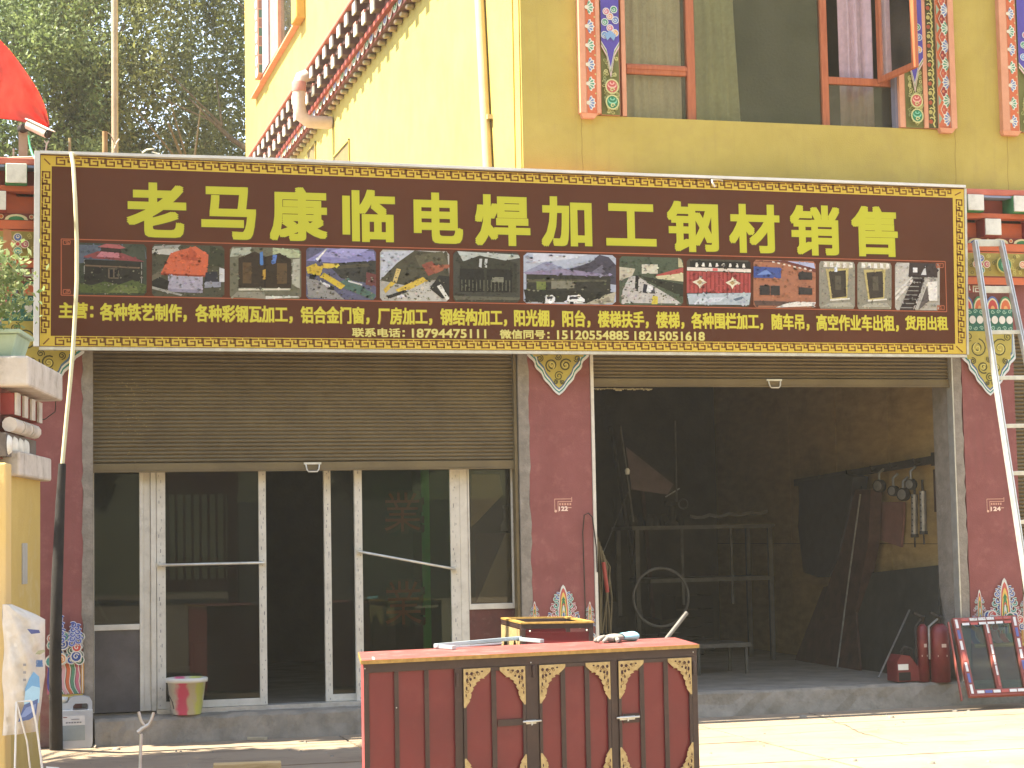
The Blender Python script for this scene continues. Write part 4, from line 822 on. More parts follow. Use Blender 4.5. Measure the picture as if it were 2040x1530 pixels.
for k_, c_ in ((10,'8e8a78'),(11,'8b8774')):
    PH[k_] = [(c_,[0,0,1,0,1,1,0,1]),('bcb59a',[.12,.88,.9,.86,.9,1,.12,1])]+[('e0ddd0',[.12+i*.18,.88,.22+i*.18,.88,.21+i*.18,.98,.13+i*.18,.98]) for i in range(5)]+[('b8a868',[.18,.84,.82,.86,.78,.2,.32,.18]),('3c342a',[.26,.78,.74,.82,.76,.26,.36,.22]),('57503f',[.45,.4,.62,.4,.6,.7,.44,.7]),('d4d0c0',[.3,.16,.86,.2,.86,.23,.3,.2]),('a39f8c',[0,0,1,0,.86,.14,.3,.12])]
PH[10].append(('d8e0e8',[.42,.78,.5,.78,.5,.88,.42,.88]))
PH[12] = [('a9a496',[0,0,1,0,1,1,0,1]),('bdb9ad',[0,.3,.3,.5,.32,1,0,1]),('3f3432',[.3,.7,.95,.7,.95,1,.32,1]),('e6e6e2',[.4,.8,.5,.8,.5,.9,.4,.9]),('c9c9c6',[.58,.75,.7,.75,.68,.95]),('352a28',[.1,.0,.45,0,.66,.7,.42,.75]),('d0ccc0',[.02,.2,.4,.6,.4,.66,0,.26]),('d0ccc0',[0,.3,.38,.68,.38,.72,0,.36])]+[('8d8a80',[.1+i*.04,.04+i*.09,.42+i*.025,.04+i*.09,.42+i*.025,.06+i*.09,.1+i*.04,.06+i*.09]) for i in range(8)]+[('c4c0b4',[.4+i*.04,.02,.42+i*.04,.02,.72+i*.03,.7,.7+i*.03,.7]) for i in range(3)]+[('5a524c',[.52,0,.76,.2,.7,.5]),('dad6ca',[.72,.6,.94,.62,.94,.2,.75,.2])]
rects = [(153,292,485,588),(303,447,488,592),(458,600,493,596),(610,749,495,597),(757,895,499,600),(903,1036,502,602),(1043,1227,506,606),(1234,1361,512,608),(1368,1495,517,611),(1501,1625,519,613),(1632,1703,521,615),(1708,1776,523,616),(1783,1872,524,618)]
for k, (x0, x1, y0, y1) in enumerate(rects):
    sl_ = .022; P = Paint(y=SY-.0018)
    def pm(u, v): return spt(x0+(x1-x0)*u, (y1 if v == 0 else y1+(y0-y1)*v)+(u-.5)*(x1-x0)*sl_*(.4+v*.9))
    for c_, q in PH[k]:
        pts = [(min(max(q[i],0),1), min(max(q[i+1],0),1)) for i in range(0, len(q), 2)]
        if q == [0,0,1,0,1,1,0,1]: pts = [(.04,0),(.96,0),(1,.06),(1,.94),(.96,1),(.04,1),(0,.94),(0,.06)]
        else: pts = [(u, v) if not ((u < .01 or u > .99) and (v < .01 or v > .99)) else (.03 if u < .5 else .97, .04 if v < .5 else .96) for u, v in pts]
        P.poly([pm(u, v) for u, v in pts], c_)
    def inside(q, u, v):
        c = False; n = len(q)//2; j = n-1
        for i in range(n):
            if (q[2*i+1] > v) != (q[2*j+1] > v) and u < (q[2*j]-q[2*i])*(v-q[2*i+1])/(q[2*j+1]-q[2*i+1])+q[2*i]: c = not c
            j = i
        return c
    P.k += 1
    asp = (x1-x0)/(y1-y0)
    for i in range(int(260*asp**.5)):                  # fine tonal breakup of the printed photographs
        u, v = rnd.uniform(.02,.98), rnd.uniform(.02,.98); base_ = [c_ for c_, q in PH[k] if inside(q, u, v)]
        if not base_: continue
        rgb = lin(base_[-1])[:3]; f_ = rnd.choice((.6,.75,.88,1.1,1.22)); r = rnd.uniform(.008,.03); r2 = r*rnd.uniform(.3,1.4)
        P.poly([pm(max(u-r,0),v), pm(u,max(v-r2,0)), pm(min(u+r,1),v+.004), pm(u,min(v+r2,1))], tuple(min(c*f_*rnd.uniform(.9,1.1),1) for c in rgb), nl=False)
    P.k += 1
    if k in (0,1,3,4,6,7): # speckle of foliage and rubble
        for i in range(70):
            u, v = rnd.uniform(.03,.95), rnd.uniform(.02,.5 if k != 1 else .95)
            if k == 1 and .1 < u < .8 and .1 < v < .9: continue
            r = rnd.uniform(.006,.018); P.poly([pm(u-r,v), pm(u,v-r*1.2), pm(u+r,v+.003), pm(u,v+r)], rnd.choice(['59603c','3a3a2a','6e6c58','2b2b22','7f7c66']), nl=False)
    P.done('printed_picture', sg, PHOTO)
# bits of wire and a clamp along the top edge
WIRE = mat('pale_wire', 'cfc6b0', 'b5ab95', rough=.5)
m = MB(); m.tube([onY(283,304,SY), onY(292,298,SY), onY(308,296,SY), onY(303,302,SY), onY(318,307,SY)], .006, 6); obj('twisted_wire', m, WIRE, None, 'short twisted wire sticking up from the top edge of the signboard', 'wire')
m = MB(); m.tube([onY(1424,372,SY-.03), onY(1420,365,SY-.05), onY(1417,358,SY-.02), onY(1430,357,SY), onY(1440,360,SY)], .008, 6); obj('white_hook', m, WHT, None, 'small white hook clipped over the sign top edge right of centre', 'hook')
# ================================================================ POLE IN FRONT OF THE SIGN, with black wrapped foot
PVC = mat('pale_conduit', 'd6cfa6', 'bfb68c', rough=.4, scale=5)
po = thing('conduit_pole', 'thin bowed pale conduit before the left end of the signboard, foot wrapped in black foam', 'pole', (onZ(108,1490,0).x, onZ(108,1490,0).y, 0))
pts = [onY(142,306,-.36), onY(146,330,-.42), onY(150,400,-.44), onY(153,480,-.44), onY(153,560,-.45), onY(150,620,-.46), onY(146,690,-.47), onY(140,760,-.48), onY(132,840,-.49), onY(124,928,-.5)]
m = MB(); m.tube(pts, .016, 8); m.tube([onY(142,306,-.36), onY(150,308,-.30), onY(170,308,-.27), onY(300,318,-.27)], .011, 8); obj('conduit', m, PVC, po)
m = MB(); m.tube([onY(124,924,-.5), onY(120,1000,-.52), onY(114,1150,-.56), onY(110,1300,-.6), onZ(112,1494,0)], [.028,.034,.042,.044,.05], 12); obj('foam_wrap', m, mat('black_foam', '2b2620', '1f1b17', rough=.9, bump=.4, fine=30), po)
# cable loop at the far left pillar, hanging from the gate pier cap
m = MB(); m.tube([onY(104,734,-2.2), onY(112,780,-2.0), onY(110,820,-1.5), onY(90,835,-1.0), onY(42,842,-1.0)], .004, 6); obj('thin_cable', m, DARK, None, 'thin dark cable looping down from the white gate pier cap', 'cable')

# ================================================================ GATE PIER at the left
gp = thing('gate_pier', 'yellow gate pier with white concrete cap, beam ends and round studs', 'gate pier', (.1, -2.9, 0))
c0 = onZ(57,708,2.65); c1 = onZ(125,745,2.65); dirv = (c1-c0); dirv.z = 0; Lp = dirv.length; dirv.normalize(); nv = Vector((dirv.y, -dirv.x, 0))   # nv: towards +X side
def pp(s, t, z): return Vector((c0.x, c0.y, 0))+dirv*s+nv*t+Vector((0,0,z))         # s along the side face, t outwards
def pbox(s0, s1, t0, t1, z0, z1, m=None):
    m = m or MB(); m.hexa([pp(s0,t0,z0), pp(s0,t1,z0), pp(s1,t1,z0), pp(s1,t0,z0)], [pp(s0,t0,z1), pp(s0,t1,z1), pp(s1,t1,z1), pp(s1,t0,z1)]); return m
PIERY = mat('pier_yellow', 'bda45c', 'af954e', rough=.9, scale=2.5, bump=.3, dirt='cdbf98', dirt_amt=.5, dirt_scale=2.5)
obj('cap', pbox(0, Lp, -1.6, 0, 2.47, 2.65), CONCW, gp, bevel=.015)
obj('shaft', pbox(.16, Lp-.05, -1.5, -.135, 0, 1.96), PIERY, gp, bevel=.01); obj('shaft', pbox(-.05, .13, -1.5, -.12, 0, 2.02), mat('pier_fading', 'cbb07a', 'd3b465', rough=.9, scale=1.2), gp, bevel=.01)
obj('lower_cap', pbox(.18, Lp+.05, -1.5, -.08, 1.95, 2.10), CONCW, gp, bevel=.015)
obj('neck', pbox(.02, Lp-.15, -1.5, -.18, 2.05, 2.47), mat('pier_maroon', '8e5a50', '7d4c43', rough=.9), gp)
for k in range(4):
    s_ = .10+k*.26; o = obj('beam_end', pbox(s_, s_+.13, -.35, -.10, 2.31, 2.44), DREDB, gp, bevel=.006); obj('beam_face', pbox(s_, s_+.13, -.098, -.085, 2.31, 2.44), CONCW, o)
for k in range(3):
    m = MB(); a_ = pp(.06+k*.3, -.12, 2.25); m.tube([a_, a_+dirv*.26], .045, 10); obj('roll_moulding', m, CONCW, gp)
obj('stud_band', pbox(.0, Lp-.25, -1.5, -.13, 2.06, 2.20), mat('band_grey', '6a625a', '5b534b', rough=.9), gp)
for k in range(4):
    m = MB(); a_ = pp(.07+k*.19, -.128, 2.13); m.lathe(a_, [(.0,.02),(.045,.018),(.06,.0)][::-1], 16, axis=tuple(nv)); obj('round_stud', m, WHT, gp)
obj('cable_slot_cover', pbox(.55, .72, -.134, -.128, 1.30, 1.55), mat('pale_patch', 'a9a79c', '98968b', rough=.7), gp)
# planter on the pier
zc = 2.65; pc = pp(.1,-.35,zc)
pl = thing('planter', 'pale green rectangular planter with a small leafy shrub on the white pier cap', 'planter', tuple(pc))
m = MB(); m.hexa([pp(.12,-1.1,zc), pp(.12,-.12,zc), pp(.5,-.12,zc), pp(.5,-1.1,zc)], [pp(.08,-1.15,zc+.14), pp(.08,-.08,zc+.14), pp(.54,-.08,zc+.14), pp(.54,-1.15,zc+.14)]); PG = mat('pale_green_plastic', 'a9bda6', '93a890', rough=.5, scale=5); obj('trough', m, PG, pl, bevel=.01)
m = MB(); m.hexa([pp(.06,-1.17,zc+.14), pp(.06,-.06,zc+.14), pp(.56,-.06,zc+.14), pp(.56,-1.17,zc+.14)], [pp(.06,-1.17,zc+.165), pp(.06,-.06,zc+.165), pp(.56,-.06,zc+.165), pp(.56,-1.17,zc+.165)]); obj('rim', m, PG, pl, bevel=.006)
nr = np.random.RandomState(3)
def leaves(name, cen, rad, n, size, cols, parent, mtl, clumps=60, cr=.35, flat=.0):
    cs_ = nr.normal(size=(clumps,3)); cs_ /= np.linalg.norm(cs_, axis=1)[:,None]; cs_ *= nr.uniform(.35,1,(clumps,1))**.6
    cs_ = cs_*np.array(rad)+np.array(cen)
    which = nr.randint(0, clumps, n); c = cs_[which]+nr.normal(size=(n,3))*cr*np.array(rad)*.5
    a = nr.normal(size=(n,3)); a[:,2] += flat; a /= np.linalg.norm(a, axis=1)[:,None]; b = np.cross(a, nr.normal(size=(n,3))); b /= np.linalg.norm(b, axis=1)[:,None]
    s_ = size*nr.uniform(.6,1.4,(n,1)); nn = np.cross(a, b)
    v = np.stack([c-a*s_, c+b*s_*.42+nn*s_*.12, c+a*s_, c-b*s_*.42+nn*s_*.12], 1).reshape(-1,3)
    og = np.array(ORG[parent.name]); v = v-og
    me = bpy.data.meshes.new(name); me.vertices.add(4*n); me.vertices.foreach_set('co', v.astype(np.float32).ravel()); me.loops.add(4*n); me.loops.foreach_set('vertex_index', np.arange(4*n, dtype=np.int32))
    me.polygons.add(n); me.polygons.foreach_set('loop_start', np.arange(0,4*n,4, dtype=np.int32)); me.polygons.foreach_set('loop_total', np.full(n,4,dtype=np.int32)); me.update(calc_edges=True); me.materials.append(mtl)
    at = me.color_attributes.new('Col', 'FLOAT_COLOR', 'CORNER'); cc = np.array([lin(x) for x in cols]); cl_ = cc[(nr.randint(0,len(cols),clumps))[which]]*.5+cc[nr.randint(0,len(cols),n)]*.5
    at.data.foreach_set('color', np.repeat(cl_, 4, axis=0).astype(np.float32).ravel())
    o = bpy.data.objects.new(name, me); COL.objects.link(o); o.parent = parent; ORG[o.name] = ORG[parent.name]; o['kind'] = 'stuff'; return o
LEAF = mat('leaf', 'ffffff', attr=True, rough=.55, scale=3, bump=0, trans=.45)
pcen = pp(.1,-.35,zc+.42)
leaves('foliage', tuple(pcen), (.34,.3,.30), 2600, .026, ['8a9a58','6f8446','a3ac74','5c7040'], pl, LEAF, clumps=70, cr=.4)
m = MB()
for k in range(9):
    b_ = pp(.3, -.35+rnd.uniform(-.1,.1), zc+.13); m.tube([b_, b_.lerp(pcen, .6)+Vector((rnd.uniform(-.1,.1),rnd.uniform(-.1,.1),0)), pcen+Vector((rnd.uniform(-.25,.25),rnd.uniform(-.2,.2),rnd.uniform(0,.25)))], [.008,.005,.003], 5)
obj('stems', m, mat('twig_bark', '5c4a34', '4a3b29', rough=.9), pl)
# faded feather-like prayer streamer beside the planter
m = MB(); q = [onY(6,455,-.6), onY(22,458,-.6), onY(26,520,-.6), onY(22,640,-.6), onY(18,560,-.6), onY(8,520,-.6)]; m.prism(q, (0,.01,0)); obj('streamer', m, mat('faded_orange_cloth', 'c08a5c', 'b0744a', rough=.9, trans=.3), None, 'faded orange cloth streamer hanging left of the signboard', 'streamer')
m = MB(); q = [onY(0,515,-.7), onY(6,530,-.7), onY(14,600,-.7), onY(4,640,-.7), onY(-6,640,-.7)]; m.prism(q, (0,.01,0)); obj('red_streamer', m, mat('red_cloth_strip', 'a83c38', 'c8aa98', rough=.9), None, 'red and white cloth strip at the extreme left beside the shrub', 'streamer')

# ================================================================ SACK, JUG, BUCKET and the small things on the ground
SACKM = mat('woven_sack', 'cdc4b4', 'b8ae9c', rough=.75, scale=9, bump=.8, fine=22, dirt='9f9482', dirt_amt=.35, dirt_scale=5)
def sack_y(u, v): return -2.6+.0*u
A0 = pp(.3,-.09,0); sY = -3.72
outl = [(6,1204),(22,1206),(30,1203),(52,1216),(66,1225),(80,1234),(93,1232),(88,1246),(90,1262),(94,1290),(92,1318),(88,1345),(84,1380),(80,1410),(76,1442),(50,1452),(28,1460),(6,1467),(10,1425),(6,1380),(6,1320),(5,1260)]
m = MB(); n = len(outl); nx_, nz_ = 14, 26; vs = []
def edge(py):
    xl = 6+2*sin(py*.05); xr = 90 if py > 1232 else 24+(py-1204)*2.4
    xr = min(xr, 93-max(0,(py-1320))*.13); return xl, max(xr, xl+10)
for side in (1, -1):
    for i in range(nz_+1):
        py = 1204+(1465-1204)*i/nz_; xl, xr = edge(py)
        for j in range(nx_+1):
            t = j/nx_; bul = sin(pi*t)**.6*(.035+.085*sin(pi*min(1,max(0,i/nz_)))**.7); px = xl+(xr-xl)*t
            q = onY(px, py-(t*8 if i > nz_*.85 else 0), sY); q.y += -side*bul+.006*sin(i*.8+j*.5)*(1 if side > 0 else 0)+.007*sin(j*1.1-i*.35)+.010*sin((i-j*1.6)*.75)*sin(pi*j/nx_)+.006*sin(i*2.1+j*1.3); vs.append(q)
N1 = (nx_+1)*(nz_+1); fs = []
for sd_ in (0,1):
    for i in range(nz_):
        for j in range(nx_):
            a_ = sd_*N1+i*(nx_+1)+j; f = (a_, a_+1, a_+nx_+2, a_+nx_+1); fs.append(f if sd_ == 0 else f[::-1])
m.raw(vs, fs, smooth=True)
sk = thing('woven_sack', 'crumpled white woven sack with blue mountain print hung on the yellow pier', 'sack', tuple(onY(45,1465,sY)))
obj('sack_body', m, SACKM, sk)
P = Paint(y=sY-.128)
def sp_(px, py): q = onY(px, py, sY-.128); return (q.x, q.z)
def spoly(c, pts): P.poly([sp_(*p) for p in pts], c)
spoly('6b9cc0', [(50,1372),(58,1352),(67,1338),(78,1348),(80,1372),(78,1390),(50,1395)]); spoly('9fc4d4', [(50,1378),(64,1366),(80,1370),(78,1400),(48,1404)])
spoly('55648c', [(36,1438),(48,1404),(76,1392),(72,1425),(58,1434)]); spoly('7f8fb4', [(40,1430),(52,1410),(72,1402),(70,1414),(50,1428)]); spoly('4a5384', [(54,1253),(78,1255),(80,1261),(62,1263)])
spoly('9a9a78', [(70,1303),(76,1296),(88,1294),(90,1298),(80,1304)])
for i in range(3): spoly('8e8b88', [(46,1322+i*15),(52,1322+i*15),(52,1327+i*15),(46,1327+i*15)])
c_ = sp_(78,1316); 
P.done('printed_mountain', sk, kind='stuff')
a_, b_ = sp_(71,1329), sp_(86,1314); mesh_text('温', a_[0], b_[0], a_[1], b_[1], sY-.1295, PAINT, 'printed_character', sk, bold=.004, col='4a6a94')
# jug
j0 = onZ(150,1491,0); JX, JY = j0.x, -.105
jg = thing('plastic_jug', 'translucent white plastic jerrycan with a label and moulded handle beside the black wrapped pole', 'jerrycan', (JX, JY, 0))
sc_ = 1/258.; hw = .128; hh = .385
JM = mat('milky_plastic', 'c9cccd', 'b9bcbd', rough=.35, scale=6, trans=.3, coat=.1)
prof = [(-hw*.85,0),(hw*.9,0),(hw,.03),(hw,.31),(hw*.98,.355),(hw*.7,.375),(hw*.05,.375),(-hw*.2,.345),(-hw*.42,.345),(-hw*.9,.33),(-hw,.29),(-hw,.03)]
def slab(pts, y0, y1): m = MB(); m.prism([(JX+a, y0, b) for a, b in pts], (0, y1-y0, 0)); return m
# body in front and back halves leaving the handle hole open
m = slab([(-hw*.8,0),(hw*.85,0),(hw*.97,.015),(hw,.05),(hw,.285),(-hw,.285),(-hw,.05),(-hw*.95,.015)], JY-.085, JY+.085); obj('jug_body', m, JM, jg, bevel=.02)
m = slab([(-hw*.98,.28),(-.015,.28),(-.015,.315),(0,.332),(.085,.332),(.097,.32),(.097,.30),(.085,.28),(hw*.98,.28),(hw*.98,.345),(hw*.85,.375),(hw*.5,.385),(.0,.385),(-.035,.375),(-.055,.34),(-hw*.85,.33),(-hw*.98,.31)], JY-.055, JY+.055); obj('handle', m, JM, jg, bevel=.012)
m = MB(); m.lathe((JX-.085,JY,.325), [(.03,0),(.03,.02),(.034,.02),(.034,.055),(0,.06)], 14); obj('screw_cap', m, WHT, jg)
P = Paint(y=JY-.0855); P.rect(JX-.10, JX+.07, .175, .245, 'd2d0ca'); P.rect(JX-.10, JX+.07, .06, .174, '8f9896')
for k in range(6): P.rect(JX-.07+k*.02, JX-.055+k*.02, .19, .2, '7c7c7c')
P.rect(JX-.09, JX-.06, .232, .238, '8a4a44'); P.rect(JX-.03, JX+.03, .215, .222, '8c8c8c'); P.done('label', jg)
# bucket
b0 = onZ(366,1421,.2); BX, BY = b0.x+.01, -.015
bk = thing('plastic_bucket', 'clear plastic bucket smeared pink and yellow standing before the left glass door', 'bucket', (BX, BY, .202))
def bucket_mat():
    m = bpy.data.materials.new('smeared_plastic'); m.use_nodes = True; t = m.node_tree; N = t.nodes; L = t.links; p = N['Principled BSDF']; p.inputs['Roughness'].default_value = .4
    tc = N.new('ShaderNodeTexCoord'); sx = N.new('ShaderNodeSeparateXYZ'); L.new(tc.outputs['Object'], sx.inputs[0])
    n = N.new('ShaderNodeTexNoise'); n.inputs['Scale'].default_value = 14; n.inputs['Detail'].default_value = 6; L.new(tc.outputs['Object'], n.inputs[0])
    ad = N.new('ShaderNodeMath'); ad.operation = 'MULTIPLY_ADD'; ad.inputs[1].default_value = .09; L.new(n.outputs[0], ad.inputs[0]); L.new(sx.outputs[0], ad.inputs[2])
    r = N.new('ShaderNodeValToRGB'); mr = N.new('ShaderNodeMapRange'); mr.inputs[1].default_value = -.12; mr.inputs[2].default_value = .21; L.new(ad.outputs[0], mr.inputs[0]); L.new(mr.outputs[0], r.inputs[0])
    e = r.color_ramp.elements; e[0].position = 0; e[0].color = lin('b5b0a4'); e[1].position = 1; e[1].color = lin('b9b4a6')
    for ps, c in ((.2,'b5b0a4'),(.3,'c0476a'),(.44,'b8506c'),(.52,'b0a890'),(.62,'b0a890'),(.70,'b4b858'),(.84,'a9b060'),(.92,'b4b0a2')): q = e.new(ps); q.color = lin(c)
    L.new(r.outputs[0], p.inputs[0]); return m
m = MB(); m.lathe((BX,BY,.202), [(0,.004),(.108,.004),(.115,.012),(.148,.262),(.158,.262),(.16,.278),(.150,.284),(.143,.278),(.11,.02),(0,.015)], 30); obj('bucket_shell', m, bucket_mat(), bk)
m = MB(); m.lathe((BX,BY,.202), [(.150,.250),(.162,.252),(.164,.28),(.152,.286)], 30); obj('rim', m, mat('clear_rim', 'c9c6ba', 'bdb9ac', rough=.35), bk)
m = MB(); m.tube([(BX-.155,BY,.45),(BX-.15,BY-.07,.38),(BX-.12,BY-.12,.31),(BX-.11,BY-.13,.26)], .004, 6); obj('bail_handle', m, DARK, bk)
# forked welding rod stand
st = thing('forked_stand', 'thin pale steel rod with a forked top standing in front of the left doors', 'stand', (onY(281,1540,-3.5).x, -3.5, 0))
R_ = mat('pale_steel', 'c9c4b8', 'aaa497', rough=.5, metal=.3)
def y3(px, py, Y=-3.5): return onY(px, py, Y)
b_ = y3(281,1462); m = MB(); m.tube([(y3(279,1530).x, -3.5, 0), y3(279,1530), b_], .010, 8); m.tube([y3(274,1459), y3(285,1450), y3(296,1444)], .012, 8); obj('rod', m, R_, st)
m = MB(); m.tube([y3(276,1418), y3(281,1436), y3(288,1446), y3(296,1444), y3(302,1432), y3(306,1419)], .009, 8); obj('fork', m, R_, st)
# wire easel
ea = thing('wire_easel', 'thin white wire stand in front of the hanging sack', 'stand', (onY(60,1530,-4.15).x, -4.15, 0))
def y4(px, py, Y=-4.15): return onY(px, py, Y)
m = MB(); g_ = lambda px, Y: Vector((y4(px,1540,Y).x, Y, 0))
m.tube([g_(27,-4.2), y4(33,1398), y4(62,1396)], .006, 6); m.tube([g_(100,-4.2), y4(72,1440), y4(62,1396)], .006, 6); m.tube([g_(72,-3.9), y4(54,1478), y4(33,1400)], .005, 6); m.tube([y4(92,1529), y4(118,1531)], .006, 6); obj('wire_frame', m, mat('white_wire', 'd8d4c9', 'c2beb2', rough=.5), ea)
# planks lying at the bottom
m = MB(); a_, b_ = onZ(425,1529,.03), onZ(560,1524,.03); m.bar(a_, b_, .11, .05); obj('timber_offcut', m, mat('pale_timber', 'c9ae7c', 'b3955f', rough=.8, stretch=(1,8,8)), None, 'pale timber offcut lying on the concrete at the bottom left', 'plank', bevel=.006)
m = MB(); a_, b_ = onZ(466,1470,.012), onZ(530,1471,.012); m.bar(a_, b_, .05, .02); obj('thin_batten', m, mat('grey_timber', 'b3a78c', '9c9076', rough=.85), None, 'thin batten lying on the ground before the step below the dark doorway', 'batten')
m = MB(); m.tube([onZ(186,1484,.01), onZ(192,1486,.02), onZ(190,1488,.01), onZ(184,1487,.005)], .005, 6); obj('wire_scrap', m, WIRE, None, 'little curled wire scrap at the foot of the white jerrycan', 'wire')
m = MB()
for px, py in ((232,1494),(110,1488)): q = onZ(px, py, 0); m.lathe((q.x,q.y,0), [(.035,0),(.03,.02),(0,.03)], 7)
for k,(px,py,s_) in enumerate(((232,1494,.03),(1600,1430,.035),(1775,1430,.03),(1902,1418,.028),(1700,1517,.03),(1855,1522,.03))):
    q = onZ(px, py, 0); m = MB(); m.lathe((q.x,q.y,0), [(s_,0),(s_*.9,s_*.5),(0,s_*.7)], 6)
    obj('stone', m, CONC, None, ('pale stone on the concrete near the jerrycan','pale stone in the sunlit yard just right of the red cabinet','stone in the sun below the gas cylinders','stone in the sun below the leaning window frame','small stone in the lower right sunlight','small stone at the bottom right corner')[k], 'stone')

# ================================================================ RED CABINET in the yard
CT = .88
CL, CR = onZ(724,1315,CT), onZ(1387.6,1283,CT); du = (CR-CL); WID = du.length; du.normalize(); dn = Vector((0.165,.985,0)).normalized(); DEP = .74
cb = thing('red_cabinet', 'long maroon steel cabinet with gilt corner brackets and a worn red top in the yard', 'cabinet', (CL.x, CL.y, 0))
nF = Vector((du.y,-du.x,0))
def cu(px, py=1340): q = onP(px, py, CL, nF); return (q-CL).dot(du)
def cz(px, py): return onP(px, py, CL, nF).z
def cp(u, d, z): return Vector((CL.x, CL.y, 0))+du*u+dn*d+Vector((0,0,z))
def cbox(u0, u1, d0, d1, z0, z1, m=None):
    m = m or MB(); m.hexa([cp(u0,d0,z0), cp(u1,d0,z0), cp(u1,d1,z0), cp(u0,d1,z0)], [cp(u0,d0,z1), cp(u1,d0,z1), cp(u1,d1,z1), cp(u0,d1,z1)]); return m
BRN = mat('brown_steel_frame', '38241f', '2f1e1a', rough=.45, scale=7, bump=.06, spec=.5, dirt='5c463b', dirt_amt=.3, dirt_scale=12)
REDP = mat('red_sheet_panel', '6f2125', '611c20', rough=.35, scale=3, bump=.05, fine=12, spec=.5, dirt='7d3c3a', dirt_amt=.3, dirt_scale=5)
REDT = mat('worn_red_top', '7c3b34', '8f5048', rough=.5, scale=5, stretch=(.6,4,1), bump=.2, dirt='c9958a', dirt_amt=.5, dirt_scale=7)
YTR = mat('yellow_edge_trim', 'b08c48', '8c6a30', rough=.5, scale=30)
GILT = mat('gilt_metal', 'bda878', '9c8556', rough=.45, metal=.3, scale=40, bump=.2)
ZB0 = .03
obj('top_board', cbox(-.012, WID+.012, -.02, DEP, CT-.012, CT), REDT, cb, bevel=.003)
obj('edge_trim', cbox(-.014, WID+.014, -.024, -.0205, CT-.022, CT-.001, cbox(-.016, -.0125, -.02, DEP, CT-.022, CT-.001)), YTR, cb)
obj('tape_mark', cbox(.055, .066, .01, .20, CT+.0004, CT+.001), WHT, cb)
obj('side_panel', cbox(.0, .012, .03, DEP-.01, ZB0, CT-.02), mat('sunlit_pink_side', 'a84a48', '9a403e', rough=.45, scale=4, dirt='c98a84', dirt_amt=.5), cb)  # lit copy of the panel red, sunlight put into its colour
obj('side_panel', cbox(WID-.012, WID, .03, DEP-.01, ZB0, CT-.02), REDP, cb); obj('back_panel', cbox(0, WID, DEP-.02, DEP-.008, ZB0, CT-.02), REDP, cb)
m = MB(); rail = .045
cbox(0, WID, .0, .035, CT-.072, CT-.0125, m); cbox(0, .03, .001, .036, ZB0, CT-.072, m); cbox(cu(1378), WID, .001, .036, ZB0, CT-.072, m)
cbox(.03, cu(1378), .001, .035, ZB0, ZB0+.06, m)
for a_, b_ in ((905,921),(1047,1072),(1216,1230)): cbox(cu(a_), cu(b_), .0005, .036, ZB0+.06, CT-.072, m)
obj('frame', m, BRN, cb, bevel=.002)
for a_, b_ in ((785,794),(845,854)): obj('stile', cbox(cu(a_), cu(b_), .004, .03, ZB0+.06, CT-.0725), BRN, cb, bevel=.002)
zpt, zpb = CT-.0725, ZB0+.06
def panels(edges):
    for a_, b_ in edges: obj('panel', cbox(cu(a_), cu(b_), .016, .022, zpb, zpt), REDP, cb)
panels([(735,785),(794,845),(854,905)])
# gilt corner bracket: scalloped arch corner with pierced scrolls
def bracket(u, z, su, sz, w, h, d, parent):
    P_ = Paint(mapf=lambda a, b: cp(a, d, b), nrm=(nF.x, nF.y, 0)); m = MB()
    out = [(0,0),(1,0),(1,.06)]; n = 7
    for i in range(n+1):
        t = i/n; a = pi/2*t; x = 1-.80*sin(a)**.85; y = 1-.80*cos(a)**.85; x, y = x*.98, y*.98
        if 0 < i < n:
            out.append((x+.045, y+.0)); out.append((x-.02, y+.03)); out.append((x+.02,y+.06))
        else: out.append((x if i < n else .07, y if i else .10))
    out += [(.06,1),(0,1)]
    pts = [(u+su*w*a, z+sz*h*b) for a, b in out]
    vs = [cp(a, d, b) for a, b in pts]; m.prism(vs if su*sz < 0 else vs[::-1], nF*.004)
    o = obj('gilt_bracket', m, GILT, parent)
    P_.k = 14
    for (a, b, ra, rb) in ((.12,.12,.06,.05),(.3,.13,.07,.05),(.5,.1,.06,.035),(.68,.08,.05,.025),(.13,.3,.05,.07),(.1,.5,.035,.06),(.08,.68,.025,.05),(.25,.27,.055,.045),(.40,.24,.05,.03),(.24,.42,.03,.05)):
        P_.circ(u+su*w*a, z+sz*h*b, w*ra*.95, '3a1a18', n=7, ry=h*rb*.95, nl=False)
    for (a, b) in ((.2,.2),(.36,.17),(.17,.36),(.55,.13),(.13,.57)): P_.spiral(u+su*w*a, z+sz*h*b, w*.075, w*.022, '7a5c30', 1.1, rnd.uniform(0,6))
    P_.done('pierced_scrolls', o)
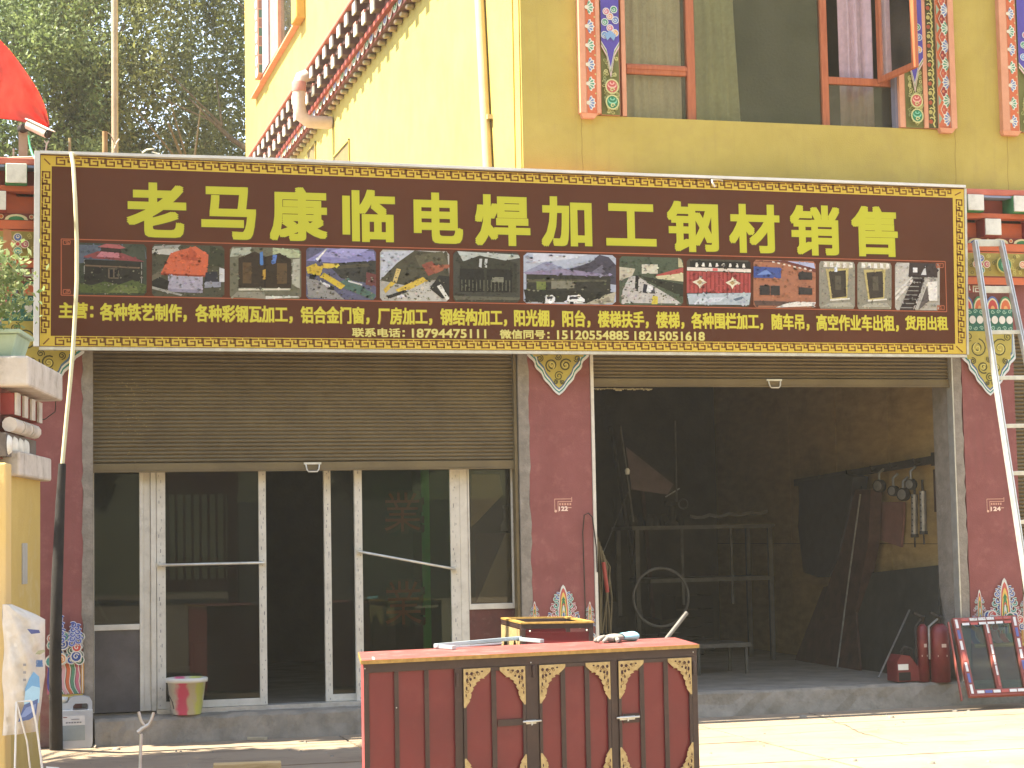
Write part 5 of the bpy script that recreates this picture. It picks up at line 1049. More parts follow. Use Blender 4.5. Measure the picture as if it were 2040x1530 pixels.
def cab_door(e0, e1, bars, latch):
    u0, u1 = cu(e0), cu(e1); d = obj('door', cbox(u0+.002, u0+.0215, -.006, .014, zpb, zpt), BRN, cb, bevel=.002); obj('stile', cbox(u1-.0215, u1-.002, -.006, .014, zpb, zpt), BRN, d, bevel=.002)
    obj('top_rail', cbox(u0+.022, u1-.022, -.005, .014, zpt-.022, zpt), BRN, d); obj('bottom_rail', cbox(u0+.022, u1-.022, -.005, .014, zpb, zpb+.022), BRN, d)
    e = [u0+.022]+[v for b in bars for v in (cu(b)-.015, cu(b)+.015)]+[u1-.022]
    for b in bars: obj('stile', cbox(cu(b)-.015, cu(b)+.015, -.003, .014, zpb+.022, zpt-.022), BRN, d, bevel=.002)
    for a_, b_ in zip(e[::2], e[1::2]): obj('panel', cbox(a_, b_, .010, .016, zpb+.022, zpt-.022), REDP, d)
    w_, h_ = .165, .215
    for su, u in ((1,u0+.004),(-1,u1-.004)):
        for sz, z in ((-1,zpt-.004),(1,zpb+.004)): bracket(u, z, su, sz, w_ if su > 0 else .158, h_, -.0065, d)
    if not latch: return d
    (lx0, lx1, ly) = latch; a_, b_ = cu(lx0), cu(lx1); zl_ = cz((lx0+lx1)/2, ly); m = MB(); cbox(a_, b_, -.016, -.008, zl_-.011, zl_+.011, m)
    m.tube([cp(a_-.02,-.02,zl_+.004), cp(b_+.03,-.02,zl_+.004)], .006, 8); m.tube([cp((a_+b_)/2,-.02,zl_+.004), cp((a_+b_)/2+.004,-.024,zl_-.018)], .005, 6); obj('slide_bolt', m, ALU, d)
    return d
d1 = cab_door(921.5, 1047, [983], (1046,1066,1438)); obj('lock_rail', cbox(cu(990), cu(1045), -.004, .008, cz(1015,1446), cz(1015,1433)), BRN, d1)
d2 = cab_door(1072.5, 1216, [1121,1169], None); 
d3 = cab_door(1230.5, 1378, [1278,1326], (1232,1262,1430)); obj('lock_rail', cbox(cu(1240), cu(1272), -.004, .008, cz(1255,1440), cz(1255,1422)), BRN, d3)
for px, py0, py1 in ((911,1342,1368),(1063,1325,1350),(1383,1318,1344)):
    obj('hinge', cbox(cu(px)-.008, cu(px)+.008, -.01, .0, cz(px,py1), cz(px,py0)), BRN, cb, bevel=.003)
m = MB()
for px, py in ((727,1332),(789,1410),(1382,1299),(928,1360),(1058,1320)):
    q = cp(cu(px), -.001, cz(px,py)); m.lathe(q, [(.004,0),(.003,.002),(0,.003)], 8, axis=tuple(nF))
obj('screw_heads', m, ALU, cb, kind='stuff')
# things on the cabinet: bent grey frame, glove, rod leaning behind
def oc(px, py, z=CT+.012): return onZ(px, py, z)
fr = MB(); q = [oc(868,1288), oc(1028,1272), oc(1078,1277), oc(905,1290)]
fr.bar(oc(868,1286,CT+.02), oc(1036,1271,CT+.02), .03, .022); fr.bar(oc(1032,1273,CT+.014), oc(1080,1277,CT+.014), .028, .022); fr.bar(oc(868,1287,CT+.014), oc(905,1290,CT+.014), .03, .022); fr.bar(oc(1000,1281.5,CT+.012), oc(905,1289,CT+.012), .012, .01)
obj('steel_angle_frame', fr, mat('galvanised', 'b9c0bf', '9aa2a2', rough=.4, metal=.5), None, 'light grey angle iron frame lying on the red cabinet top', 'metal frame', bevel=.002)
gl_ = thing('work_glove', 'grey work glove with a light blue cuff lying on the cabinet top', 'glove', tuple(oc(1235,1279,CT)))
ga, gb = oc(1196,1281,CT), oc(1262,1277,CT); gd = (gb-ga); gd.z = 0; gd.normalize(); gs = Vector((-gd.y, gd.x, 0))
m = MB()
def blob(c, rx, ry, rz, m=m):
    c = Vector(c); 
    for i in range(6):
        pass
def ellipsoid(m, c, ax, ay, az, n=14, k=8):
    vs = []; fs = []
    for i in range(k+1):
        f = pi*i/k
        for j in range(n): t = 2*pi*j/n; vs.append(c+ax*(sin(f)*cos(t)*(1+.06*sin(3*t)))+ay*(sin(f)*sin(t))+az*cos(f))
    for i in range(k):
        for j in range(n): fs.append((i*n+j, (i+1)*n+j, (i+1)*n+(j+1)%n, i*n+(j+1)%n))
    m.raw(vs, fs, smooth=True)
GM = mat('grey_rubber_glove', '8c8478', '6e665c', rough=.9, bump=.4, fine=40); Zv = Vector((0,0,1))
ellipsoid(m, ga.lerp(gb,.42)+Zv*.026, gd*.075, gs*.055, Zv*.026)
for k_, (l_, s_, h_) in enumerate(((.085,-.045,.014),(.10,-.02,.022),(.095,.008,.018),(.075,.034,.013))):
    r_ = ga+gd*.06+gs*s_+Zv*.02; m.tube([r_, r_-gd*l_*.5+Zv*(h_-.006), r_-gd*l_*.85+gs*s_*.3+Zv*(h_-.02), r_-gd*l_+gs*s_*.3+Zv*(-.010)], [.016,.014,.013,.008], 8)
r_ = ga+gd*.09-gs*.05+Zv*.018; m.tube([r_, r_-gs*.035-gd*.02, r_-gs*.06-gd*.045-Zv*.006], [.015,.013,.009], 8)
obj('glove_hand', m, GM, gl_)
m = MB(); vs = []; n = 14
for i, (t, r1, r2) in enumerate(((.0,.05,.022),(.05,.055,.026),(.1,.062,.03),(.105,.058,.027))):
    for j in range(n): a = 2*pi*j/n; vs.append(ga.lerp(gb,.6)+gd*t+gs*(r1*cos(a)*(1+.05*sin(4*a+i)))+Zv*(.03+r2*sin(a)))
m.raw(vs, [(i*n+j, i*n+(j+1)%n, (i+1)*n+(j+1)%n, (i+1)*n+j) for i in range(3) for j in range(n)], smooth=True); obj('glove_cuff', m, mat('light_blue_cuff', '7fb4bc', '94c4c8', rough=.85, bump=.3), gl_)
m = MB(); a_ = onP(1331,1268, CL+dn*(DEP+.03), nF); b_ = onP(1368,1221, CL+dn*(DEP+.12), nF); g_ = a_+(a_-b_)*5; t_ = a_.z/(b_.z-a_.z); g_ = a_-(b_-a_)*t_*.98; m.tube([g_, b_], .013, 10); obj('pipe_offcut', m, mat('grey_pipe','7d776c','5f5a50',rough=.6,metal=.3), None, 'rusty grey pipe leaning up behind the right end of the red cabinet', 'pipe')
# small cabinet behind
ZS = .95
S0, S1 = onZ(1037.8,1240,ZS), onZ(1182,1237.6,ZS); su_ = (S1-S0); SW = su_.length; su_.normalize(); S2 = onZ(998.6,1230,ZS); sd2 = (S2-S0); SD = sd2.length; sd2.normalize(); nS = Vector((su_.y,-su_.x,0))
sc2 = thing('small_cabinet', 'small open topped red cabinet with gilt side between big cabinet and pillar', 'cabinet', (S0.x, S0.y, 0))
def qp(u, d, z): return Vector((S0.x, S0.y, 0))+su_*u+sd2*d+Vector((0,0,z))
def qbox(u0, u1, d0, d1, z0, z1, m=None):
    m = m or MB(); m.hexa([qp(u0,d0,z0), qp(u1,d0,z0), qp(u1,d1,z0), qp(u0,d1,z0)], [qp(u0,d0,z1), qp(u1,d0,z1), qp(u1,d1,z1), qp(u0,d1,z1)]); return m
t = .03
m = MB()
for a in ((0,t,0,t),(SW-t,SW,0,t),(0,t,SD-t,SD),(SW-t,SW,SD-t,SD)): qbox(*a, 0.01, ZS-.045, m)
qbox(0,SW,0,t,ZS-.045,ZS-.012,m); qbox(0,SW,SD-t,SD,ZS-.045,ZS-.012,m); qbox(0,t,t,SD-t,ZS-.045,ZS-.012,m); qbox(SW-t,SW,t,SD-t,ZS-.045,ZS-.012,m)
obj('frame', m, BRN, sc2, bevel=.002)
m = MB()
for a in ((-.004,SW+.004,-.006,t+.01),(-.004,SW+.004,SD-t,SD),(-.004,t+.01,t+.0105,SD-t-.001),(SW-t-.01,SW+.004,t+.0105,SD-t-.001)): qbox(*a, ZS-.0115, ZS, m)
obj('top_trim', m, YTR, sc2)
obj('panel', qbox(t, SW-t, .012, .018, .1, ZS-.07), REDP, sc2); obj('panel', qbox(t, SW-t, SD-.02, SD-.014, .1, ZS-.07), REDP, sc2); obj('side_panel', qbox(.012, .018, t, SD-t, .1, ZS-.07), BRN, sc2)
m = MB(); n = 20; up_ = [qp(-.003, t+(SD-2*t)*i/n, ZS-.05) for i in range(n+1)]; lo = [qp(-.003, t+(SD-2*t)*i/n, ZS-.05-.16*(.25+.75*abs(cos(2*pi*i/n)))-.02*abs(sin(7*pi*i/n))) for i in range(n+1)]
m.prism(up_+lo[::-1], -su_*.004); obj('gilt_valance', m, GILT, sc2)
for u in (.06, SW-.045): 
    m = MB(); m.lathe(qp(u,-.001,ZS-.06), [(.007,0),(.006,.006),(0,.008)], 8, axis=tuple(nS)); obj('screw', m, ALU, sc2)
# ================================================================ LADDER against the right pillar
ld = thing('aluminium_ladder', 'aluminium ladder leaning on the right pillar beside the signboard', 'ladder', (9.2, -.8, 0))
A1, B1 = onY(1942,481,-.30), onY(2034,1090,-1.1); A2 = onY(1994,481,-.30); B2 = B1+Vector((.42,0,0)); A1z, A2z = A1.z, A2.z
def foot(A, Bq): t = A.z/(A.z-Bq.z); return A+(Bq-A)*t
G1, G2 = foot(A1,B1), foot(A2,B2)
for a_, b_ in ((A1,G1),(A2,G2)):
    m = MB(); m.bar(a_, b_, .032, .06, upv=(0,1,0)); r_ = obj('rail', m, ALU, ld, bevel=.003); m = MB(); d_ = (b_-a_); o_ = Vector((0,-.0305,0)); m.bar(a_+o_, b_+o_, .012, .004, upv=(0,1,0)); obj('groove_shade', m, mat('rail_shadow_line', '8f8d84', '7d7b72', rough=.6, metal=.4), r_)  # darker strip laid on each rail to imitate a groove's shade
for py in (484,577,662,753,849,943,1040,1140,1245,1350):
    t = None
    # rung height from the left rail at this picture row
    lo, hi = 0, 1
    for _ in range(30):
        mid = (lo+hi)/2; P3 = A1.lerp(G1, mid)-CP; yy = 765-F*P3.dot(up)/P3.dot(fw)
        if yy < py: lo = mid
        else: hi = mid
    a_, b_ = A1.lerp(G1, lo), A2.lerp(G2, lo); m = MB(); m.bar(a_, b_, .034 if py > 600 else .06, .03 if py > 600 else .012, upv=(0,1,0)); obj('rung', m, ALU, ld, bevel=.002)
# ================================================================ NEW WINDOW FRAME with protective film leaning at the right
wf = thing('leaning_window_frame', 'new red brown window frame with printed protective film leaning against the right pillar', 'window frame', (onY(1960,1390,-.45).x, -.45, 0))
TLf, TRf, BLf, BRf = onY(1894,1236,-.12), onY(2022,1230,-.12), onY(1929,1391,-.5), onY(2052,1386,-.5)
FR_ = mat('red_brown_profile', '8d4a3c', '7c3d31', rough=.45, scale=6); nf = (TRf-TLf).cross(BLf-TLf).normalized(); nf = nf if nf.y < 0 else -nf
def wp(u, v, d=0): return TLf.lerp(TRf,u).lerp(BLf.lerp(BRf,u), v)+nf*d
def wbar(u0, v0, u1, v1, name='profile', m=FR_, d0=0., th=.04):
    q = MB(); a = [wp(u0,v1,d0), wp(u1,v1,d0), wp(u1,v0,d0), wp(u0,v0,d0)]; q.prism(a, nf*(th)); return obj(name, q, m, wf, bevel=.002)
for b in ((0,0,.1,1),(.9,0,1,1),(.1,0,.9,.07),(.1,.92,.9,1),(.46,.07,.54,.92)): wbar(*b)
obj_ = MB(); a = [wp(.1,.92,.015), wp(.9,.92,.015), wp(.9,.07,.015), wp(.1,.07,.015)]; obj_.prism(a, nf*.005); obj('pane', obj_, glass('new_glass', 'c9cec0', -.03, haze=.12, hz='6f7264'), wf)
P = Paint(mapf=lambda u, v: wp(u, v, .041), nrm=tuple(nf)); wc, bc, rc = 'd9d6cc', '5a6499', 'b5584c'
for k in range(7):
    P.rect(.025, .065, .02+k*.14, .02+k*.14+.115, (wc,bc,wc,rc,wc,bc,wc)[k]); P.rect(.93, .97, .02+k*.14, .02+k*.14+.115, (wc,bc,wc,wc,bc,rc,wc)[k])
for k in range(6): P.rect(.12+k*.13, .12+k*.13+.115, .015, .05, (rc,wc,wc,wc,rc,rc)[k]); P.rect(.12+k*.13, .12+k*.13+.115, .94, .975, (wc,bc,wc,rc,wc,wc)[k]); P.rect(.485,.515,.10+k*.135,.10+k*.135+.12,(wc,rc,wc,wc,wc,rc)[k]); P.rect(.12+k*.13,.12+k*.13+.11,.075,.105,(wc,rc,wc,wc,wc,rc)[k])
for k in range(40): u = .49+rnd.uniform(0,.015); v = .1+rnd.random()*.8; P.rect(u, u+.004, v, v+.01, '8d8a84', nl=False)
for k in range(30): u = .13+rnd.random()*.7; P.rect(u, u+.012, .026, .034, '8d8a84', nl=False)
P.done('film_tape', wf)
m = MB(); m.bar(onY(1889,1240,-.2), onY(1916,1396,-.5), .012, .03); obj('edge_strip_profile', m, FR_, None, 'thin red brown strip leaning just left of the film covered window frame', 'strip')

# ================================================================ WORKSHOP INTERIOR
XW = 8.24
cuts = [.44,1.55,2.72,3.9,5.1,6.08]
for i in range(5):
    for z0, z1 in ((.2,1.38),(1.386,3.28)):
        d_ = rnd.uniform(0,.006); part('plywood_sheet', B(XW+d_, XW+.02, cuts[i]+.004, cuts[i+1]-.004, z0, z1), PLY)
cuts = [4.66,5.85,7.05,8.2]
for i in range(0): part('plywood_sheet', B(cuts[i]+.004, cuts[i+1]-.004, 6.06+rnd.uniform(0,.006), 6.08, .2, 3.28), PLY)
def iX(px, py, X_=XW): return onX(px, py, X_)
RUST = mat('rusty_steel', '4a2f24', '35231b', rough=.85, scale=8, bump=.3); BLK = mat('black_clutter', '211f1c', '2b2722', rough=.9, scale=12, bump=.3)
SIL = mat('dull_silver', '8d897e', '6a675f', rough=.45, metal=.6, scale=14)
# rack rail with hooks on the side wall
ra, rb = iX(1585,962,XW-.08), iX(1870,914,XW-.08)
rk = thing('wall_rack', 'dark steel rail on the plywood wall carrying tools and hoses', 'rack', tuple(ra))
m = MB(); m.bar(ra, rb, .04, .07); m.box(rb.x-.03, rb.x+.08, rb.y-.05, rb.y+.09, rb.z-.06, rb.z+.06); obj('rail', m, DARK, rk)
for t in (.25,.45,.62,.75,.9):
    q = ra.lerp(rb, t); m = MB(); m.tube([q, q+Vector((-.08,0,-.02)), q+Vector((-.09,0,.03))], .008, 6); obj('hook', m, DARK, rk)
m = MB(); q = iX(1862,935,XW-.02); m.box(q.x-.01, q.x+.01, q.y-.015, q.y+.015, iX(1862,1020,XW-.02).z, q.z); obj('hanging_strip', m, RUST, rk)
def onwall(px, py, off=.12): return onX(px, py, XW-off)
# dark coats
m = MB()
pts_ = [(1590,960),(1640,952),(1680,945),(1700,950),(1692,1010),(1680,1060),(1668,1110),(1650,1150),(1630,1150),(1600,1140),(1590,1050),(1592,1000)]
m.prism([onwall(*p, .22) for p in pts_], (.16,0,0)); obj('dark_coat', m, DARKF, None, 'dark work clothes hanging from the left part of the wall rail', 'coat', bevel=.03)
m = MB(); m.prism([onwall(*p, .20) for p in ((1704,975),(1735,975),(1730,1080),(1700,1240),(1670,1370),(1600,1370),(1640,1200),(1676,1080))], (.12,0,0)); obj('rust_plate', m, RUST, None, 'tall rust brown steel plate leaning on the plywood wall under the rail', 'steel plate')
m = MB(); m.tube([onwall(1714,985,.24), onwall(1690,1160,.3), onwall(1668,1330,.5)], .009, 6); obj('pale_bar', m, SIL, None, 'thin pale bar edge running down the rust brown plate', 'bar')
# regulators and hoses
for k, (px, py, r_) in enumerate(((1752,968,.06),(1780,978,.05),(1800,985,.06),(1815,965,.05))):
    g_ = thing('gas_regulator', ('leftmost brass and black gas regulator on the rail','second gas regulator on the rail','third gas regulator on the rail, lowest','rightmost gas regulator on the rail beside the silver tubes')[k], 'regulator', tuple(onwall(px,py,.15)), group='gas regulators on the wall rail')
    c_ = onwall(px, py, .15); m = MB(); m.lathe(c_, [(0,-.03),(r_,-.03),(r_,.03),(0,.03)], 14, axis=(-1,-.5,0)); obj('gauge_body', m, BLK, g_); m = MB(); m.lathe(c_+Vector((-.03,-.02,0)), [(r_*.8,0),(0,.004)], 14, axis=(-1,-.5,0)); obj('dial', m, SIL, g_); m = MB(); m.tube([c_, c_+Vector((0,0,.12)), c_+Vector((.05,0,.16))], .014, 8); obj('valve_stem', m, SIL, g_)
for k, ((ax,ay),(bx,by)) in enumerate((((1822,985),(1822,1064)),((1838,978),(1840,1058)))):
    a_, b_ = onwall(ax,ay,.16), onwall(bx,by,.16); t_ = thing('steel_tube', ('left one of two dull silver tubes hanging at the right of the rail','right one of two dull silver tubes hanging at the right of the rail')[k], 'tube', tuple(b_), group='silver tubes on the rail')
    m = MB(); m.tube([a_, b_], .032, 12); obj('tube_body', m, SIL, t_); m = MB(); m.tube([b_, b_+Vector((0,0,-.03))], .036, 12); m.tube([a_, a_+Vector((0,0,.1))], .012, 8); m.tube([b_+Vector((0,0,-.03)), b_+Vector((0,0,-.12))], .008, 6); obj('end_fitting', m, BLK, t_)
    m = MB()
    for i in range(7): q = a_.lerp(b_, (i+.5)/7); m.lathe(q+Vector((-.029,-.012,0)), [(.009,0),(0,.003)], 7, axis=(-1,-.4,0))
    obj('punched_hole', m, BLK, t_, kind='stuff')
m = MB()
for (x_, y_) in ((1716,970),(1726,975)):
    m.tube([onwall(x_,y_,.12), onwall(x_+8,y_+50,.18), onwall(x_+2,y_+100,.16), onwall(x_-14,y_+120,.14), onwall(x_-18,y_+60,.14), onwall(x_-6,y_+5,.12)], .012, 6)
m.tube([onwall(1700,1060,.1), onwall(1718,1090,.14), onwall(1712,1110,.12), onwall(1700,1090,.1)], .012, 6)
obj('rubber_hose', m, BLK, None, 'black rubber hose looped over the wall rail beside the rust brown plate', 'hose')
m = MB(); m.prism([onwall(*p, .04) for p in ((1745,1000),(1800,1000),(1800,1030),(1795,1090),(1750,1075),(1746,1040))], (.02,0,0)); obj('hanging_rag', m, mat('dull_pink_rag','80584a','6c4a3e',rough=.95), None, 'dull brown pink rag hanging on the plywood under the regulators', 'rag')
# dark board and plates leaning at the bottom of the side wall
for k, (pts_, mm, lab) in enumerate((([(1690,1146),(1868,1126),(1872,1360),(1660,1370)], mat('dark_board','33332c','2b2b25',rough=.7), 'large dark board leaning low on the plywood wall at the right of the workshop'), ([(1640,1170),(1700,1150),(1715,1362),(1560,1374)], RUST, 'dark brown plate leaning on the wall left of the large dark board'))):
    m = MB(); m.prism([onwall(px, py, .3+.08*k if py > 1250 else .1) for px, py in pts_], (.02,0,0)); obj('leaning_board', m, mm, None, lab, 'board')
m = MB(); m.tube([onwall(1812,1215,.35), onwall(1750,1350,.9)], .008, 6); obj('long_rod', m, SIL, None, 'thin bright rod leaning across the dark board near the gas cylinders', 'rod')
# red gas cylinders and a red machine
REDG = mat('red_cylinder_paint', '74292a', '5f2021', rough=.45, scale=8, dirt='6a3a30', dirt_amt=.4)
for k, (px, py, ztop, r_, lab) in enumerate(((1852,1360,.62,.052,'slim red cylinder standing left of the wider red cylinder inside the right bay'),(1886,1360,.66,.085,'wide red cylinder half hidden behind the leaning window frame'))):
    q = onZ(px, py, .2); g_ = thing('gas_cylinder', lab, 'gas cylinder', (q.x, q.y+.1, .2)); c_ = (q.x, q.y+.1, .2)
    m = MB(); m.lathe(c_, [(0,0),(r_,0),(r_,.42),(r_*.8,.47),(r_*.35,.5),(0,.5)], 20); obj('cylinder_body', m, REDG, g_)
    m = MB(); m.lathe((c_[0],c_[1],.7), [(.02,0),(.02,.05),(.03,.05),(.03,.07),(0,.07)], 10); m.bar((c_[0],c_[1],.76),(c_[0]-.1,c_[1]-.04,.80),.02,.02); obj('valve', m, BLK, g_)
    m = MB(); m.tube([(c_[0],c_[1],.75),(c_[0]-r_-.03,c_[1]-.03,.68),(c_[0]-r_-.03,c_[1]-.03,.4)], .012, 6); obj('discharge_hose', m, SIL if k else BLK, g_)
    P = Paint(mapf=lambda u, v: Vector((c_[0]+(r_+.002)*sin(u), c_[1]-(r_+.002)*cos(u), v)), nrm=(0,-1,0)); P.rect(-.7,.3,.42,.435,'c9b0a0'); P.rect(-.3,.2,.5,.53,'c9b0a0'); P.done('label', g_)
q = onZ(1810,1360,.2); mc = thing('red_machine', 'small red machine with a pale label plate on the workshop floor', 'machine', (q.x, q.y+.1, .2)); x_, y_ = q.x, q.y+.1
m = MB(); m.prism([(x_-.1,y_-.1,.21),(x_+.11,y_-.1,.21),(x_+.1,y_-.1,.33),(x_+.02,y_-.1,.43),(x_-.06,y_-.1,.44),(x_-.1,y_-.1,.38)], (0,.2,0)); obj('casing', m, REDG, mc, bevel=.012)
m = MB(); m.tube([(x_-.02,y_,.44),(x_+.02,y_,.50),(x_+.09,y_,.48),(x_+.10,y_,.36)], .015, 8); obj('carry_handle', m, BLK, mc); obj('front_grille', B(x_-.09,x_+.02,y_-.106,y_-.101,.22,.29), BLK, mc); obj('label_plate', B(x_-.095,x_-.0,y_-.108,y_-.101,.31,.36), WHT, mc)
# steel shelf rack deep in the room
YR = 3.3
def r3(px, py, Y=YR): return onY(px, py, Y)
sr = thing('steel_rack', 'grey angle steel shelf rack deep inside the dark workshop', 'rack', (r3(1400,1040).x, YR, .2))
GST = mat('grey_steel_rack', '5a574f', '45423b', rough=.6, metal=.2, scale=10)
xa, xb = r3(1266,1100).x, r3(1532,1100).x; z1_, z2_ = r3(1400,1046).z, r3(1400,1155).z
for x_ in (xa, xb):
    for y_ in (YR, YR+.6): obj('leg', B(x_, x_+.045, y_, y_+.045, .2, z1_-.04), GST, sr)
obj('shelf', B(xa-.03, xb+.07, YR-.01, YR+.66, z1_-.04, z1_), GST, sr); obj('shelf', B(xa+.15, xb+.05, YR-.005, YR+.65, z2_-.02, z2_+.02), GST, sr)
for px in (1357,1455): obj('upright', B(r3(px,1100).x, r3(px,1100).x+.025, YR-.008, YR+.01, z2_-.25, z1_-.041), GST, sr)
# clutter on the rack
m = MB()
for k in range(7):
    x_ = xa+.05+k*.085; m.lathe((x_, YR+.2+.1*(k%2), z1_), [(.045,0),(.05,.05),(.03,.11),(.0,.12)], 9)
obj('spool', m, BLK, None, 'row of dark spools and tins crowded on the left of the shelf rack', 'spools')
vz = thing('bench_drill', 'small bench machine with a round guard on the shelf rack', 'machine', (r3(1345,1040).x, YR+.1, z1_)); x_, y_ = r3(1345,1040).x, YR+.1
m = MB(); m.lathe((x_,y_,z1_), [(.07,0),(.07,.03),(.035,.05),(.035,.2),(0,.2)], 12); m.lathe((x_-.02,y_-.02,z1_+.2), [(0,0),(.06,.01),(.06,.07),(0,.08)], 12); obj('body', m, BLK, vz)
m = MB(); c_ = r3(1361,1004,YR); pts = [c_+Vector((.048*cos(t*pi/10), 0, .048*sin(t*pi/10))) for t in range(21)]; m.tube(pts, .008, 6, cap=False); obj('round_guard', m, GST, vz)
m = MB(); m.bar(r3(1326,990), r3(1354,973), .012, .012); obj('feed_lever', m, SIL, vz)
m = MB(); n = 12
for k in range(n): a_ = r3(1375,1032).lerp(r3(1530,1022), k/n); b_ = r3(1375,1032).lerp(r3(1530,1022), (k+1)/n); m.bar(a_+Vector((0,0,.02*(k%3==0))), b_+Vector((0,0,.02*((k+1)%3==0))), .03, .03)
obj('folded_sections', m, GST, None, 'bundle of dark folded steel sections on the right of the shelf rack', 'steel sections')
m = MB(); m.tube([r3(1345,838,3.0), r3(1348,1000,3.0)], .009, 6); obj('upright_rod', m, GST, None, 'vertical thin rod standing behind the bench machine', 'rod')
m = MB(); m.tube([r3(1236,848,2.2), r3(1262,1040,2.2)], .009, 6); m.tube([r3(1252,980,2.2), r3(1202,1100,1.5)], .005, 5); obj('bent_rod', m, GST, None, 'thin slanting rod with a wire stay at the left of the workshop', 'rod')
m = MB(); m.prism([r3(1247,890,2.5), r3(1342,965,2.5), r3(1330,985,2.5), r3(1258,975,2.5)], (0,.02,0)); obj('hanging_tarp', m, mat('dull_mauve_tarp','5a4d4c','483d3c',rough=.9), None, 'dull triangular sheet slung between the two rods above the rack', 'tarp')
m = MB(); m.lathe(r3(1250,945,2.15), [(.02,0),(.025,.04),(.01,.06)], 8); obj('white_clip', m, WHT, None, 'small white clip on the slanting rod', 'clip')
# hoop
h_ = r3(1317,1190,1.6); m = MB(); m.tube([h_+Vector((.268*cos(t*pi/16), .0, .268*sin(t*pi/16))) for t in range(33)], .013, 8, cap=False); obj('steel_hoop', m, GST, None, 'large thin steel hoop standing in front of the shelf rack', 'hoop')
# low table
YL = 1.7; lt = thing('low_table', 'low grey steel trestle table behind the right end of the red cabinet', 'table', (onY(1440,1290,YL).x, YL, .2)); zt_ = fz(1440,1282,YL)
xa, xb = fx(1330,1282,YL), fx(1496,1282,YL); obj('tabletop', B(xa, xb, YL, YL+.5, zt_-.04, zt_), GST, lt, bevel=.004)
for x_ in (xa+.3, xb-.05):
    for y_ in (YL+.02, YL+.44): obj('leg', B(x_, x_+.025, y_, y_+.025, .2, zt_-.04), GST, lt)
# cables hanging inside the left edge of the bay
m = MB()
for k in range(7):
    x_ = 1196+k*3.2; Y_ = .5+.03*k; m.tube([onY(x_-6,1070+k*9,Y_), onY(x_+rnd.uniform(-4,4),1130,Y_), onY(x_+rnd.uniform(-3,8),1190,Y_), onY(x_+rnd.uniform(-5,12),1262,Y_)], .009, 6)
obj('hanging_cables', m, mat('dusty_cable','6e6245','54492f',rough=.8), None, 'bundle of dusty cables hanging inside the left edge of the open bay', 'cables')
m = MB(); m.tube([onY(1202,1120,.44), onY(1210,1180,.44)], .018, 10); obj('red_grip', m, mat('faded_red_plastic','a8483e','96392f',rough=.6), None, 'faded red handle hanging among the cables at the left edge of the open bay', 'handle')
m = MB(); m.tube([onY(1168,1290,-.02), onY(1165,1180,-.02), onY(1161,1060,-.02), onY(1164,1026,-.025), onY(1172,1022,-.03), onY(1180,1030,-.03), onY(1188,1090,-.02), onY(1190,1140,-.02)], .005, 6); obj('wall_cable', m, DARK, None, 'black cable looping over the edge of the middle maroon pillar', 'cable')
m = MB(); 
for k in range(26):
    q = onY(1182+k*4.6+rnd.uniform(-1,1), 775+rnd.uniform(-1.5,2.5), .3); s_ = rnd.uniform(.004,.011); m.box(q.x-s_, q.x+s_, q.y-.004, q.y+.004, q.z-s_*.7, q.z+s_*.6)
a_, b_ = onY(1180,774,.3), onY(1300,775,.3); m.tube([a_, b_], .003, 5); obj('tattered_string', m, mat('pale_tatters','b5aa86','9c916e',rough=.9), None, 'string of pale tatters under the raised right shutter', 'string')
# workshop clutter on the floor, dark heap left of the rack
m = MB()
for k in range(26):
    x_ = rnd.uniform(4.95,6.4); y_ = rnd.uniform(2.2,5.5); h = rnd.uniform(.1,.7); w_ = rnd.uniform(.08,.3); m.box(x_, x_+w_, y_, y_+w_, .2, .2+h)
obj('dark_clutter', m, BLK, None, 'indistinct heap of dark clutter on the workshop floor', 'clutter', kind='stuff')

# ================================================================ ROOF EDGE: poles, rods, camera, flag
SALV = mat('galvanised_pole', 'b9a888', '9a8a6c', rough=.5, metal=.3, scale=8)
m = MB(); a_, b_ = onY(229,306,.9), onY(228,-60,.9); m.tube([(a_.x,.9,4.40), b_], .028, 12); obj('tall_pole', m, SALV, None, 'tall pale round pole standing on the terrace behind the signboard', 'pole')
m = MB(); a_ = onY(209,262,.8); m.tube([(a_.x,.8,4.40),(a_.x,.8,a_.z)], .022, 8); obj('short_post', m, mat('rust_post','a88a5c','8a6e46',rough=.8), None, 'short rusty post just left of the tall pole', 'post')
m = MB(); a_ = onY(139,275,.6); m.tube([(a_.x,.6,4.40),(a_.x,.6,a_.z)], .011, 8); obj('thin_stake', m, mat('bamboo','a39468','8c7d54',rough=.8), None, 'thin stake sticking up above the left end of the signboard', 'stake')
m = MB(); m.tube([onY(91,300,.3), onY(93,287,.3), onY(97,281,.3)], .006, 6); m.tube([onY(93,287,.3), onY(88,280,.3)], .005, 6); m.tube([onY(27,318,.3), onY(27,296,.3)], .007, 6); m.tube([onY(0,316,.0), onY(26,314,0), onY(60,313,0), onY(86,312,0)], .007, 6); obj('bent_wires', m, WIRE, None, 'bent pale wires along the top of the painted cornice at the left', 'wire')
m = MB(); m.tube([onY(228,296,.86), onY(233,283,.86), onY(238,277,.86)], .006, 6); m.tube([onY(214,264,.8), onY(220,268,.82), onY(228,285,.86)], .005, 6); obj('binding_wire', m, WIRE, None, 'loose binding wire tied round the tall pole', 'wire')
cmr = thing('security_camera', 'white bullet security camera on a post under the red flag', 'camera', tuple(onY(46,310,.2)))
a_ = onY(46,300,.2); b_ = onY(48,258,.2); m = MB(); m.bar((a_.x,.2,4.38), (a_.x,.2,b_.z), .068, .06, upv=(0,1,0)); obj('post', m, mat('grey_post','a89e88','94896f',rough=.8), cmr)
m = MB(); m.tube([b_+Vector((-.02,0,.0)), onY(50,254,.12)], .035, 12); obj('bracket', m, DARK, cmr)
